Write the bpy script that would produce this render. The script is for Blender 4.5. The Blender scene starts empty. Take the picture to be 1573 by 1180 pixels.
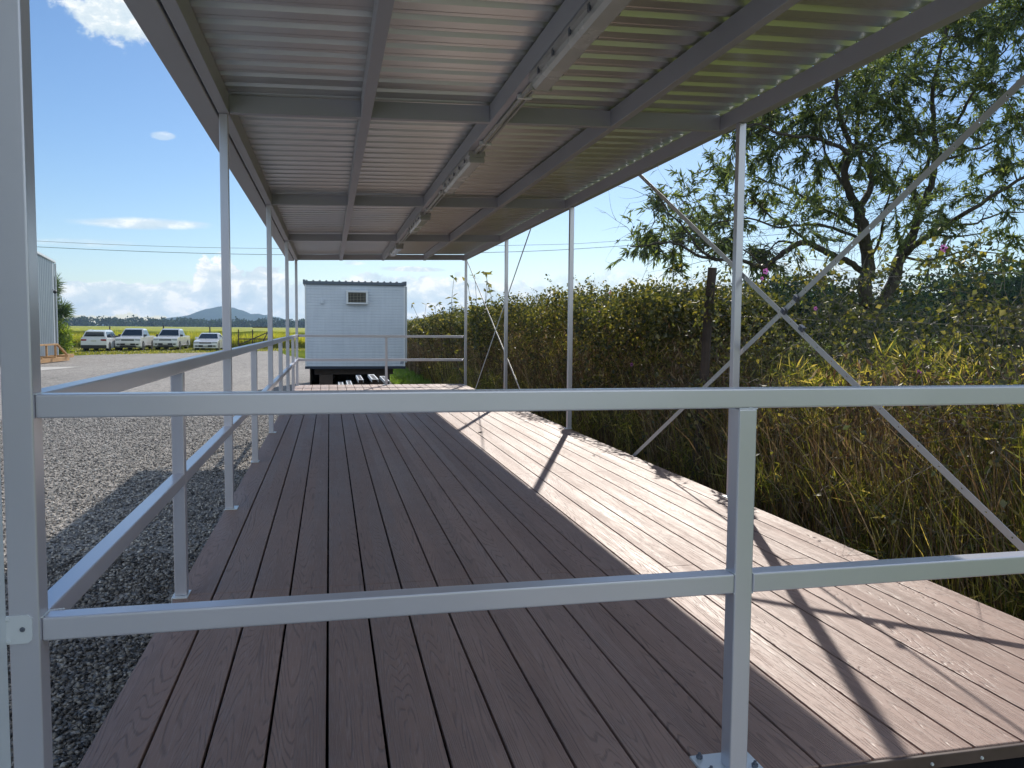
import bpy, bmesh, math, random
import numpy as np
from mathutils import Vector, Matrix
random.seed(11)
RNG = np.random.default_rng(11)
scene = bpy.context.scene
COL = scene.collection
R = math.radians

# ---------------------------------------------------------------- camera
cam_data = bpy.data.cameras.new("camera")
cam = bpy.data.objects.new("camera", cam_data)
COL.objects.link(cam)
cam_data.sensor_width = 36.0
cam_data.lens = 36.0 * 1250.08 / 1573.0
cam_data.clip_start = 0.05
cam_data.clip_end = 12000
_r = Vector((0.97577888, -0.21860299, 0.00826491))
_u = Vector((0.00671929, 0.06771316, 0.9976822))
_f = Vector((0.21865596, 0.97346169, -0.06754193))
m = Matrix((( _r.x, _u.x, -_f.x, 0), (_r.y, _u.y, -_f.y, 0), (_r.z, _u.z, -_f.z, 1.1434), (0, 0, 0, 1)))
cam.matrix_world = m
scene.camera = cam

# ---------------------------------------------------------------- exposure
scene.view_settings.view_transform = 'Standard'
scene.view_settings.look = 'None'
scene.view_settings.gamma = 1.0
scene.view_settings.exposure = EXPOSURE = 0.42
scene.cycles.max_bounces = 10
scene.cycles.diffuse_bounces = 5
scene.cycles.glossy_bounces = 4
scene.cycles.transmission_bounces = 4
scene.cycles.transparent_max_bounces = 16
scene.cycles.sample_clamp_indirect = 6
scene.cycles.use_denoising = True

# ---------------------------------------------------------------- sun
SUN_DIR = Vector((1.27, 3.43, 2.44)).normalized()      # towards the sun
SUN_EL = math.asin(SUN_DIR.z)
SUN_AZ = math.atan2(SUN_DIR.x, SUN_DIR.y)
sd = bpy.data.lights.new("sun", 'SUN')
sd.energy = 3.7
sd.angle = R(0.5)
sd.color = (1.0, 0.93, 0.84)
sun = bpy.data.objects.new("sun", sd)
COL.objects.link(sun)
sun.rotation_euler = (-SUN_DIR).to_track_quat('-Z', 'Y').to_euler()
sun.location = SUN_DIR * 60

# ---------------------------------------------------------------- node helpers
class NT:
    def __init__(s, tree):
        s.t = tree; s.n = tree.nodes; s.l = tree.links
    def new(s, typ, **kw):
        nd = s.n.new(typ)
        for k, v in kw.items():
            if k == 'ins':
                for a, b in v.items():
                    if isinstance(b, bpy.types.NodeSocket): s.l.new(b, nd.inputs[a])
                    else: nd.inputs[a].default_value = b
            else: setattr(nd, k, v)
        return nd
    def math(s, op, a, b=None, c=None, clamp=False):
        nd = s.n.new('ShaderNodeMath'); nd.operation = op; nd.use_clamp = clamp
        for i, v in enumerate((a, b, c)):
            if v is None: continue
            if isinstance(v, bpy.types.NodeSocket): s.l.new(v, nd.inputs[i])
            else: nd.inputs[i].default_value = v
        return nd.outputs[0]
    def noise(s, vec, scale, detail=3, rough=.55, dist=0, w=None):
        nd = s.n.new('ShaderNodeTexNoise')
        if w is not None:
            nd.noise_dimensions = '4D'
            if isinstance(w, bpy.types.NodeSocket): s.l.new(w, nd.inputs['W'])
            else: nd.inputs['W'].default_value = w
        if vec is not None: s.l.new(vec, nd.inputs['Vector'])
        nd.inputs['Scale'].default_value = scale; nd.inputs['Detail'].default_value = detail
        nd.inputs['Roughness'].default_value = rough; nd.inputs['Distortion'].default_value = dist
        return nd.outputs[0]
    def ramp(s, fac, stops, interp='LINEAR'):
        nd = s.n.new('ShaderNodeValToRGB'); cr = nd.color_ramp; cr.interpolation = interp
        while len(cr.elements) < len(stops): cr.elements.new(0.5)
        for e, (p, c) in zip(cr.elements, stops):
            e.position = p; e.color = (*c, 1) if len(c) == 3 else c
        s.l.new(fac, nd.inputs[0]); return nd.outputs[0]
    def smooth(s, x, a, b, lo=0., hi=1.):
        nd = s.n.new('ShaderNodeMapRange'); nd.interpolation_type = 'SMOOTHSTEP'
        s.l.new(x, nd.inputs[0])
        for i, v in enumerate((a, b, lo, hi)): nd.inputs[i + 1].default_value = v
        return nd.outputs[0]
    def mix(s, fac, a, b, blend='MIX'):
        nd = s.n.new('ShaderNodeMix'); nd.data_type = 'RGBA'; nd.blend_type = blend
        for k, v in ((0, fac), (6, a), (7, b)):
            if isinstance(v, bpy.types.NodeSocket): s.l.new(v, nd.inputs[k])
            elif k == 0: nd.inputs[0].default_value = v
            else: nd.inputs[k].default_value = (*v, 1)
        return nd.outputs[2]
    def mapping(s, vec, scale=(1, 1, 1), loc=(0, 0, 0), rot=(0, 0, 0)):
        nd = s.n.new('ShaderNodeMapping'); s.l.new(vec, nd.inputs[0])
        nd.inputs['Scale'].default_value = scale; nd.inputs['Location'].default_value = loc
        nd.inputs['Rotation'].default_value = rot
        return nd.outputs[0]

# ---------------------------------------------------------------- world
world = bpy.data.worlds.new("World"); scene.world = world; world.use_nodes = True
W = NT(world.node_tree); W.n.clear()
sky = W.new('ShaderNodeTexSky', sky_type='NISHITA', sun_disc=False, sun_elevation=SUN_EL, sun_rotation=SUN_AZ,
            air_density=1.0, dust_density=0.25, ozone_density=3.0, altitude=10)
hs = W.new('ShaderNodeHueSaturation', ins={'Color': sky.outputs[0], 'Saturation': 1.12, 'Value': 1.0})
tint = W.mix(1.0, hs.outputs[0], (.97, 1.01, 1.08), 'MULTIPLY')
bg_sky = W.new('ShaderNodeBackground', ins={'Color': tint, 'Strength': 0.078})
tc = W.new('ShaderNodeTexCoord')
sep = W.new('ShaderNodeSeparateXYZ', ins={0: tc.outputs['Generated']})
ysafe = W.math('MAXIMUM', sep.outputs[1], 0.05)
cu = W.math('DIVIDE', sep.outputs[0], ysafe); cv = W.math('DIVIDE', sep.outputs[2], ysafe)
cvec = W.new('ShaderNodeCombineXYZ', ins={0: cu, 1: cv}).outputs[0]
nA = W.noise(W.mapping(cvec, (1, 1.25, 1)), 30, 8, .66, .2)
nS = W.noise(W.mapping(cvec, (1, 5, 1)), 9, 6, .6)
nB = W.noise(W.mapping(cvec, (1, 1.6, 1), (3.1, .7, 0)), 26, 7, .62, .3)
def blob(uc, vc, a, b, noise, amp, soft=.35, op=1.0):
    dx = W.math('DIVIDE', W.math('SUBTRACT', cu, uc), a)
    dy = W.math('DIVIDE', W.math('SUBTRACT', cv, vc), b)
    d = W.math('ADD', W.math('MULTIPLY', dx, dx), W.math('MULTIPLY', dy, dy))
    d = W.math('SUBTRACT', d, W.math('MULTIPLY', W.math('SUBTRACT', noise, .5), amp))
    return W.smooth(d, 1.0 + soft, 1.0 - soft, 0, op)
blobs = [
    blob(-.218, .352, .062, .036, nA, 4.5, .5), blob(-.1815, .214, .008, .0035, nS, 12, 1.1, .5),
    blob(-.205, .1155, .062, .0062, nS, 3.0, .7, .85), blob(-.27, .092, .05, .004, nS, 3.5, .9, .35),
    blob(-.25, .030, .09, .019, nA, 2.4, .14, .9), blob(-.17, .030, .06, .020, nA, 2.6, .14, .9),
    blob(-.124, .030, .034, .052, nA, 2.6, .10, 1.0), blob(-.072, .03, .034, .042, nA, 2.6, .12, .95),
    blob(-.02, .02, .06, .034, nA, 2.2, .2, .85), blob(.06, .022, .09, .042, nA, 2.3, .18, .85),
    blob(.145, .02, .07, .046, nA, 2.3, .14, .95), blob(.23, .02, .09, .036, nA, 2.2, .2, .85),
    blob(.096, .0715, .036, .0032, nS, 2.0, .6, .9), blob(.03, .077, .012, .0022, nS, 2.0, .8, .6),
    blob(.38, .03, .14, .046, nA, 2.4, .3, .7), blob(.64, .03, .22, .06, nA, 2.4, .3, .7), blob(-.45, .03, .16, .05, nA, 2.2, .2, .8),
]
cm = blobs[0]
for b in blobs[1:]: cm = W.math('MAXIMUM', cm, b)
# unseen clouds behind the viewer, added and brightened as fill light
nback = W.noise(tc.outputs['Generated'], 2.6, 7, .6)
fill_mask = W.math('MULTIPLY', W.smooth(nback, .46, .60), W.smooth(sep.outputs[1], .05, -.3))
fill_mask = W.math('MULTIPLY', fill_mask, W.smooth(sep.outputs[2], .02, .12))
cm = W.math('MAXIMUM', cm, fill_mask)
cshade = W.ramp(nB, [(.34, (.62, .76, .86)), (.50, (.78, .88, .94)), (.60, (1.12, 1.12, 1.1))])
bg_cloud = W.new('ShaderNodeBackground', ins={'Color': cshade, 'Strength': W.smooth(sep.outputs[1], .1, -.3, .76, 1.3)})  # clouds behind the viewer made brighter than those ahead, as fill
mx = W.new('ShaderNodeMixShader', ins={0: cm, 1: bg_sky.outputs[0], 2: bg_cloud.outputs[0]})
W.new('ShaderNodeOutputWorld', ins={0: mx.outputs[0]})

# ---------------------------------------------------------------- object helpers
def props(o, label=None, cat=None, group=None, kind=None):
    if label: o['label'] = label
    if cat: o['category'] = cat
    if group: o['group'] = group
    if kind: o['kind'] = kind
    return o

def thing(name, loc, label, cat, group=None):
    o = bpy.data.objects.new(name, None); COL.objects.link(o)
    o.location = loc; o.empty_display_size = .2
    return props(o, label, cat, group)

def base_of(parent):
    v = Vector((0, 0, 0)); p = parent
    while p is not None:
        if p.type == 'EMPTY': v += p.location
        p = p.parent
    return v

def finish(name, me, mat, parent=None, smooth=False, local=False):
    mats = mat if isinstance(mat, (list, tuple)) else [mat]
    for mm in mats: me.materials.append(mm)
    if smooth: me.polygons.foreach_set('use_smooth', [True] * len(me.polygons))
    o = bpy.data.objects.new(name, me); COL.objects.link(o)
    if parent is not None:
        if not local:
            b = base_of(parent)
            if b.length > 0: me.transform(Matrix.Translation(-b))
        o.parent = parent
    return o

def obj(name, bm, mat, parent=None, smooth=False, local=False):
    bmesh.ops.recalc_face_normals(bm, faces=bm.faces)
    me = bpy.data.meshes.new(name); bm.to_mesh(me); bm.free()
    return finish(name, me, mat, parent, smooth, local)

def explode(o):
    """give each loose piece of a mesh its own object under the same parent"""
    bm = bmesh.new(); bm.from_mesh(o.data); bm.verts.ensure_lookup_table()
    seen = set(); comps = []
    for v in bm.verts:
        if v.index in seen: continue
        st = [v]; comp = []; seen.add(v.index)
        while st:
            a = st.pop(); comp.append(a.index)
            for e in a.link_edges:
                b = e.other_vert(a)
                if b.index not in seen: seen.add(b.index); st.append(b)
        comps.append(comp)
    par = o.parent; name = o.name.split('.')[0]; mats_ = list(o.data.materials); res = []
    for comp in comps:
        ix = {i: k for k, i in enumerate(comp)}
        vs = [bm.verts[i].co[:] for i in comp]
        fs = [[ix[v.index] for v in f.verts] for f in bm.faces if f.verts[0].index in ix]
        me = bpy.data.meshes.new(name); me.from_pydata(vs, [], fs); me.update()
        for mm in mats_: me.materials.append(mm)
        n = bpy.data.objects.new(name, me); COL.objects.link(n); n.parent = par; res.append(n)
    bm.free(); bpy.data.objects.remove(o)
    return res

def BM(): return bmesh.new()

def box(bm, x0, x1, y0, y1, z0, z1, bev=0, seg=2, rot=None, pivot=None, mi=0):
    r = bmesh.ops.create_cube(bm, size=1.0)
    vs = r['verts']
    for v in vs:
        v.co = Vector((x0 + (v.co.x + .5) * (x1 - x0), y0 + (v.co.y + .5) * (y1 - y0), z0 + (v.co.z + .5) * (z1 - z0)))
    fs = list({f for v in vs for f in v.link_faces})
    if bev > 0:
        es = list({e for v in vs for e in v.link_edges})
        rb = bmesh.ops.bevel(bm, geom=es, offset=bev, segments=seg, profile=.6, affect='EDGES')
        vs = list({v for f in rb['faces'] for v in f.verts} | {v for v in vs if v.is_valid})
        fs = list({f for v in vs for f in v.link_faces})
    if mi:
        for f in fs: f.material_index = mi
    if rot is not None:
        bmesh.ops.rotate(bm, cent=pivot or Vector((0, 0, 0)), matrix=rot, verts=vs)
    return vs

def bar(bm, a, b, w, h, bev=0, up=Vector((0, 0, 1)), seg=2):
    """rectangular bar from a to b, w across (horizontal), h along the up side"""
    a = Vector(a); b = Vector(b); d = b - a; L = d.length; d.normalize()
    side = d.cross(up)
    if side.length < 1e-4: side = Vector((1, 0, 0))
    side.normalize(); u2 = side.cross(d)
    vs = box(bm, -w / 2, w / 2, 0, L, -h / 2, h / 2, bev, seg)
    M = Matrix(((side.x, d.x, u2.x, a.x), (side.y, d.y, u2.y, a.y), (side.z, d.z, u2.z, a.z), (0, 0, 0, 1)))
    bmesh.ops.transform(bm, matrix=M, verts=vs)
    return vs

def tube(bm, pts, radii, n=8, cap=True):
    pts = [Vector(p) for p in pts]; rings = []
    if not isinstance(radii, (list, tuple)): radii = [radii] * len(pts)
    prev = None
    for i, p in enumerate(pts):
        d = (pts[min(i + 1, len(pts) - 1)] - pts[max(i - 1, 0)])
        if d.length < 1e-6: d = Vector((0, 0, 1))
        d.normalize()
        if prev is None:
            s = d.orthogonal().normalized()
        else:
            s = prev - d * prev.dot(d)
            s = s.normalized() if s.length > 1e-5 else d.orthogonal().normalized()
        prev = s; t = d.cross(s)
        rings.append([bm.verts.new(p + (s * math.cos(2 * math.pi * k / n) + t * math.sin(2 * math.pi * k / n)) * radii[i]) for k in range(n)])
    for i in range(len(rings) - 1):
        for k in range(n):
            bm.faces.new((rings[i][k], rings[i][(k + 1) % n], rings[i + 1][(k + 1) % n], rings[i + 1][k]))
    if cap:
        try:
            bm.faces.new(rings[0][::-1]); bm.faces.new(rings[-1])
        except ValueError: pass

def prism(bm, prof, axis, a, b):
    """extrude a closed profile (list of 2-tuples) along axis ('X','Y','Z') from a to b"""
    def P(q, t):
        return {'X': (t, q[0], q[1]), 'Y': (q[0], t, q[1]), 'Z': (q[0], q[1], t)}[axis]
    A = [bm.verts.new(P(q, a)) for q in prof]; B = [bm.verts.new(P(q, b)) for q in prof]
    n = len(prof)
    for i in range(n): bm.faces.new((A[i], A[(i + 1) % n], B[(i + 1) % n], B[i]))
    bm.faces.new(A[::-1]); bm.faces.new(B)
    return A + B

def raw_mesh(name, verts, faces_n, k, attr=None):
    """fast mesh: verts (N,3) array, faces (M,k) index array, attr per-vertex float"""
    me = bpy.data.meshes.new(name)
    verts = np.asarray(verts, dtype=np.float32); faces_n = np.asarray(faces_n, dtype=np.int32)
    me.vertices.add(len(verts)); me.vertices.foreach_set('co', verts.ravel())
    M = len(faces_n)
    me.loops.add(M * k); me.loops.foreach_set('vertex_index', faces_n.ravel())
    me.polygons.add(M)
    me.polygons.foreach_set('loop_start', np.arange(0, M * k, k, dtype=np.int32))
    me.polygons.foreach_set('loop_total', np.full(M, k, dtype=np.int32))
    if attr is not None:
        for nm, arr in attr.items():
            at = me.attributes.new(nm, 'FLOAT', 'POINT'); at.data.foreach_set('value', np.asarray(arr, dtype=np.float32))
    me.update(calc_edges=True); me.validate()
    return me
# ---------------------------------------------------------------- materials
def mat(name):
    mt = bpy.data.materials.new(name); mt.use_nodes = True
    N = NT(mt.node_tree); N.n.clear()
    out = N.new('ShaderNodeOutputMaterial')
    return mt, N, out

def simple(name, col, rough=.5, metal=0., var=.06, vscale=6., bump=0., bscale=60., spec=.5, coat=0.):
    mt, N, out = mat(name)
    tc = N.new('ShaderNodeTexCoord')
    nz = N.noise(tc.outputs['Object'], vscale, 5, .6)
    c = N.ramp(nz, [(.25, tuple(max(0, x * (1 - var * 2)) for x in col)), (.75, tuple(min(1, x * (1 + var)) for x in col))])
    rr = N.smooth(nz, .2, .8, max(.02, rough - .06), min(1, rough + .08))
    p = N.new('ShaderNodeBsdfPrincipled', ins={'Base Color': c, 'Roughness': rr, 'Metallic': metal, 'Specular IOR Level': spec, 'Coat Weight': coat})
    if bump > 0:
        b = N.new('ShaderNodeBump', ins={'Height': N.noise(tc.outputs['Object'], bscale, 4), 'Strength': bump, 'Distance': .01})
        N.l.new(b.outputs[0], p.inputs['Normal'])
    N.l.new(p.outputs[0], out.inputs[0])
    return mt

# galvanised / silver painted steel hollow section, with long faint rolling streaks and blotches
def steel_mat(name, col, rough, metal):
    mt, N, out = mat(name)
    tc = N.new('ShaderNodeTexCoord'); P = tc.outputs['Object']
    n1 = N.noise(P, 1.6, 2, .5)
    c = N.ramp(n1, [(.3, tuple(x * .95 for x in col)), (.7, tuple(min(1, x * 1.04) for x in col))])
    rr = N.smooth(n1, .3, .7, rough - .02, rough + .03)
    p = N.new('ShaderNodeBsdfPrincipled', ins={'Base Color': c, 'Roughness': rr, 'Metallic': metal})
    N.l.new(p.outputs[0], out.inputs[0])
    return mt
M_STEEL = steel_mat('painted_steel', (.61, .61, .67), .30, .5)
M_BEAM = steel_mat('roof_beam_steel', (.43, .45, .50), .5, .3)
M_PLATE = steel_mat('galvanised_plate', (.72, .76, .78), .35, .4)
M_STRAP = steel_mat('strap_steel', (.58, .58, .57), .45, .5)
M_SHEET = steel_mat('roof_sheet_steel', (.66, .665, .65), .34, .76)
M_BOLT = simple('bolt_steel', (.16, .18, .22), .45, .7)
M_DARKSTEEL = simple('dark_steel', (.008, .008, .010), .9, .0, spec=.05)
M_WHITE = simple('white_paint', (.66, .70, .74), .4, 0, .03, 2)
M_DIFF = simple('light_diffuser', (.55, .56, .55), .25, 0, .03, 4)
M_CONDUIT = simple('grey_conduit', (.42, .42, .41), .35, 0)
M_TIMBER = simple('sawn_timber', (.52, .30, .13), .7, 0, .2, 5, .2, 60)
M_DARKTIMBER = simple('dark_timber', (.07, .05, .04), .8, 0, .2, 5, .3, 40)
M_CONCRETE = simple('concrete', (.50, .48, .44), .85, 0, .12, 1.2, .3, 30)
M_RUBBER = simple('tyre_rubber', (.015, .015, .016), .8)
M_CARWHITE = simple('white_car_paint', (.74, .75, .76), .18, 0, .01, 1, coat=.6)
M_GLASSDARK = simple('dark_car_glass', (.02, .028, .035), .06, 0, .05, 1, spec=.9)
M_BLACKPL = simple('black_plastic', (.02, .02, .022), .5)
M_RIM = simple('alloy_rim', (.35, .36, .37), .3, .8)
M_HEAD = simple('headlight_lens', (.45, .48, .5), .1, .2, .1, 20)
M_TAIL = simple('tail_lamp_red', (.28, .015, .012), .2, 0)
M_PLATEW = simple('number_plate', (.6, .6, .55), .4)
M_CHROME = simple('chrome', (.6, .6, .62), .15, .9)
M_SHED = simple('zinc_shed_sheet', (.27, .31, .35), .42, .5, .08, .8)
M_SHEDTRIM = simple('shed_trim', (.62, .65, .68), .4, .2)
M_ROOFBLUE = simple('slate_blue_trim', (.10, .13, .17), .5)
M_WIRE = simple('wire', (.05, .055, .06), .5, .5)
M_FENCEWIRE = simple('old_fence_wire', (.30, .28, .25), .6, .4)
M_POSTWOOD = simple('weathered_post', (.085, .065, .055), .9, 0, .3, 6, .6, 50)

def siding():
    mt, N, out = mat('ribbed_cladding_sky_tint')
    tc = N.new('ShaderNodeTexCoord'); P = tc.outputs['Object']
    n = N.noise(P, 1.5, 5, .6)
    st = N.noise(N.mapping(P, (6, 6, .5)), 2.0, 4, .6)
    c = N.ramp(N.math('ADD', N.math('MULTIPLY', n, .5), N.math('MULTIPLY', st, .5)), [(.3, (.50, .56, .64)), (.7, (.62, .68, .76))])  # blue of the reflected sky put into the white base colour
    p = N.new('ShaderNodeBsdfPrincipled', ins={'Base Color': c, 'Roughness': .45})
    N.l.new(p.outputs[0], out.inputs[0]); return mt
M_SIDING = siding()

# ---- deck boards
DX0, DX1, PITCH = -.645, 2.693, .15895
def deck_mat():
    mt, N, out = mat('embossed_composite_board')
    tc = N.new('ShaderNodeTexCoord'); P = tc.outputs['Object']
    sp = N.new('ShaderNodeSeparateXYZ', ins={0: P})
    bx = N.math('DIVIDE', N.math('SUBTRACT', sp.outputs[0], DX0), PITCH)
    bi = N.math('FLOOR', bx)
    wn = N.new('ShaderNodeTexWhiteNoise', noise_dimensions='1D', ins={'W': bi})
    seed = N.math('MULTIPLY', wn.outputs[0], 40)
    yo = N.math('ADD', sp.outputs[1], N.math('MULTIPLY', seed, 3.7))
    v = N.new('ShaderNodeCombineXYZ', ins={0: sp.outputs[0], 1: yo, 2: seed}).outputs[0]
    big = N.noise(N.mapping(v, (7.5, .5, 1)), 1.0, 1.2, .45, .0)
    wob = N.noise(N.mapping(v, (16, 1.6, 1)), 1.0, 3, .6)
    ph = N.math('ADD', N.math('MULTIPLY', big, 42.0), N.math('MULTIPLY', wob, 1.6))
    fr = N.math('FRACT', ph)
    tri = N.math('ABSOLUTE', N.math('SUBTRACT', fr, .5))
    # groove lines, broken up
    brk = N.noise(N.mapping(v, (50, 3.5, 1)), 1.0, 3, .7)
    line = N.math('MULTIPLY', N.smooth(tri, .20, .03), N.smooth(brk, .34, .56))
    fib = N.noise(N.mapping(v, (330, 9, 1)), 1.0, 3, .7)
    fine = N.smooth(fib, .50, .72)
    h = N.math('SUBTRACT', N.math('MULTIPLY', N.math('ADD', big, 0), .0), N.math('ADD', N.math('MULTIPLY', line, 1.0), N.math('MULTIPLY', fine, .4)))
    tone = N.noise(N.mapping(v, (4, .5, 1)), 1.0, 4, .6)
    dust = N.noise(P, 2.2, 6, .65)
    board = N.math('MULTIPLY', wn.outputs[0], .22)
    tf = N.math('ADD', N.math('ADD', N.math('MULTIPLY', tone, .5), N.math('MULTIPLY', dust, .35)), board)
    c = N.ramp(tf, [(.30, (.255, .158, .124)), (.62, (.345, .222, .178)), (.85, (.405, .28, .23))])
    c = N.mix(N.math('MULTIPLY', line, .45), c, (.10, .068, .06))
    c = N.mix(N.math('MULTIPLY', fine, .36), c, (.48, .38, .34))
    spots = N.smooth(N.noise(P, 26, 2, .5), .72, .78)
    c = N.mix(N.math('MULTIPLY', spots, .35), c, (.09, .065, .055))
    rr = N.smooth(tone, .3, .7, .50, .64)
    p = N.new('ShaderNodeBsdfPrincipled', ins={'Base Color': c, 'Roughness': rr, 'Specular IOR Level': .55, 'Coat Weight': .0})
    b = N.new('ShaderNodeBump', ins={'Height': h, 'Strength': .7, 'Distance': .0022})
    N.l.new(b.outputs[0], p.inputs['Normal'])
    N.l.new(p.outputs[0], out.inputs[0]); return mt
M_DECK = deck_mat()

# ---- foliage: colour from the per-leaf random attribute, thin translucent leaf
def leafy(name, stops, trans=.5, rough=.45, gl=.06, tint=(1.25, 1.25, .5)):
    mt, N, out = mat(name)
    at = N.new('ShaderNodeAttribute', attribute_name='rnd')
    c = N.ramp(at.outputs['Fac'], stops)
    tcol = N.mix(1.0, c, tint, 'MULTIPLY')
    d = N.new('ShaderNodeBsdfDiffuse', ins={'Color': c})
    t = N.new('ShaderNodeBsdfTranslucent', ins={'Color': tcol})
    g = N.new('ShaderNodeBsdfGlossy', ins={'Roughness': rough})
    a = N.new('ShaderNodeMixShader', ins={0: trans, 1: d.outputs[0], 2: t.outputs[0]})
    b = N.new('ShaderNodeMixShader', ins={0: gl, 1: a.outputs[0], 2: g.outputs[0]})
    N.l.new(b.outputs[0], out.inputs[0]); return mt
M_TREELEAF = leafy('narrow_tree_leaf', [(0, (.055, .08, .048)), (.5, (.105, .145, .07)), (.85, (.19, .24, .09)), (1, (.30, .33, .12))], .62)
M_VINE = leafy('vine_leaf', [(0, (.038, .05, .024)), (.4, (.085, .10, .036)), (.72, (.17, .17, .052)), (1, (.36, .30, .10))], .5)
M_GRASS = leafy('long_grass_blade', [(0, (.06, .09, .028)), (.35, (.17, .20, .04)), (.65, (.36, .35, .08)), (1, (.66, .54, .24))], .64, .4, .05, (1.3, 1.2, .5))
M_DRY = leafy('dry_stem', [(0, (.06, .036, .02)), (.4, (.15, .09, .042)), (.75, (.30, .20, .10)), (1, (.55, .46, .31))], .35, .5, .05, (1.1, 1.0, .8))
M_CANE = leafy('yellow_green_crop', [(0, (.22, .29, .04)), (.5, (.44, .46, .065)), (1, (.64, .58, .12))], .62, .5, .03, (1.2, 1.15, .6))
M_PETAL = leafy('pink_petal', [(0, (.50, .16, .46)), (1, (.66, .32, .60))], .4, .5, .02, (1, 1, 1))
M_YUCCA = leafy('yucca_blade', [(0, (.05, .10, .04)), (1, (.16, .24, .08))], .3, .35, .12)
M_YELLOWBUSH = leafy('lime_bush_leaf', [(0, (.12, .20, .02)), (1, (.34, .42, .05))], .5)
M_FARTREE = leafy('far_tree_leaf', [(0, (.012, .03, .02)), (1, (.045, .08, .035))], .25, .5, .02)
def bark():
    mt, N, out = mat('rough_dark_bark')
    tc = N.new('ShaderNodeTexCoord'); P = tc.outputs['Object']
    n = N.noise(N.mapping(P, (6, 6, 1.2)), 5, 6, .65)
    c = N.ramp(n, [(.3, (.03, .024, .02)), (.6, (.08, .066, .056)), (.8, (.15, .13, .115))])
    p = N.new('ShaderNodeBsdfPrincipled', ins={'Base Color': c, 'Roughness': .9})
    b = N.new('ShaderNodeBump', ins={'Height': n, 'Strength': .8, 'Distance': .03}); N.l.new(b.outputs[0], p.inputs['Normal'])
    N.l.new(p.outputs[0], out.inputs[0]); return mt
M_BARK = bark()
M_CANEDRY = simple('pale_dead_cane', (.19, .155, .12), .75, 0, .35, 3)

# ---- ground
def ground_mat():
    mt, N, out = mat('grass_ground')
    tc = N.new('ShaderNodeTexCoord'); P = tc.outputs['Object']
    n = N.noise(P, .35, 8, .7); n2 = N.noise(P, 9, 5, .7)
    f = N.math('ADD', N.math('MULTIPLY', n, .6), N.math('MULTIPLY', n2, .4))
    c = N.ramp(f, [(.3, (.06, .09, .02)), (.5, (.15, .19, .03)), (.7, (.27, .29, .045)), (.85, (.31, .27, .09))])
    p = N.new('ShaderNodeBsdfPrincipled', ins={'Base Color': c, 'Roughness': 1., 'Specular IOR Level': 0.})
    b = N.new('ShaderNodeBump', ins={'Height': n2, 'Strength': .8, 'Distance': .08}); N.l.new(b.outputs[0], p.inputs['Normal'])
    N.l.new(p.outputs[0], out.inputs[0]); return mt
M_GROUND = ground_mat()

def gravel_mat():
    mt, N, out = mat('crushed_gravel')
    tc = N.new('ShaderNodeTexCoord'); P = tc.outputs['Object']
    Pd = N.mapping(P, (1, 1, 1))
    v1 = N.new('ShaderNodeTexVoronoi', feature='F1', ins={'Vector': Pd, 'Scale': 34., 'Randomness': 1.})
    v2 = N.new('ShaderNodeTexVoronoi', feature='F1', ins={'Vector': Pd, 'Scale': 13., 'Randomness': 1.})
    s1 = N.new('ShaderNodeSeparateColor', ins={0: v1.outputs['Color']}); s2 = N.new('ShaderNodeSeparateColor', ins={0: v2.outputs['Color']})
    tone = N.math('ADD', N.math('MULTIPLY', s1.outputs[0], .6), N.math('MULTIPLY', s2.outputs[0], .4))
    big = N.noise(N.mapping(P, (1, .35, 1), (0, 0, 0), (0, 0, .25)), .30, 7, .7)
    mid = N.noise(P, 1.3, 5, .65)
    tf = N.math('ADD', N.math('MULTIPLY', tone, .50), N.math('ADD', N.math('MULTIPLY', big, .34), N.math('MULTIPLY', mid, .18)))
    c = N.ramp(tf, [(.22, (.09, .086, .08)), (.38, (.20, .19, .175)), (.55, (.35, .325, .295)), (.75, (.50, .46, .42))])
    tuft = N.math('MULTIPLY', N.smooth(N.noise(P, .5, 6, .7), .60, .70), N.smooth(N.noise(P, 14, 4, .7), .45, .6))
    c = N.mix(N.math('MULTIPLY', tuft, .5), c, (.14, .13, .05))
    p = N.new('ShaderNodeBsdfPrincipled', ins={'Base Color': c, 'Roughness': .85, 'Specular IOR Level': .3})
    hh = N.math('ADD', N.math('MULTIPLY', v1.outputs['Distance'], -1.0), N.math('MULTIPLY', v2.outputs['Distance'], -.9))
    hh = N.math('ADD', hh, N.math('MULTIPLY', tone, .6))
    b = N.new('ShaderNodeBump', ins={'Height': hh, 'Strength': .8, 'Distance': .022}); N.l.new(b.outputs[0], p.inputs['Normal'])
    N.l.new(p.outputs[0], out.inputs[0]); return mt
M_GRAVEL = gravel_mat()
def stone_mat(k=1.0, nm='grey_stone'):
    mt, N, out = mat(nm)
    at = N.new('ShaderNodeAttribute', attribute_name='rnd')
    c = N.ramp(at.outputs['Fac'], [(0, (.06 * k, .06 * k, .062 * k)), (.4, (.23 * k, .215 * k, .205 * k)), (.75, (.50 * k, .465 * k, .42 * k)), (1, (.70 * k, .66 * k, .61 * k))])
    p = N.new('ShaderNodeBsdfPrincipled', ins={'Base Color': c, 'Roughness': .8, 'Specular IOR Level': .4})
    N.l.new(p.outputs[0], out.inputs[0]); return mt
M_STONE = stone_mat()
M_STONE_SHADE = stone_mat(.58, 'shade_darkened_stone')  # same stones evenly darkened, standing in for the roof's shade on the gravel
def hill_mat():
    mt, N, out = mat('wooded_hill')
    tc = N.new('ShaderNodeTexCoord'); P = tc.outputs['Object']
    n = N.noise(P, .03, 8, .75)
    c = N.ramp(n, [(.3, (.02, .04, .03)), (.7, (.06, .09, .05))])
    p = N.new('ShaderNodeBsdfPrincipled', ins={'Base Color': c, 'Roughness': 1., 'Specular IOR Level': .0})
    N.l.new(p.outputs[0], out.inputs[0]); return mt
M_HILL = hill_mat()
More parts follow.
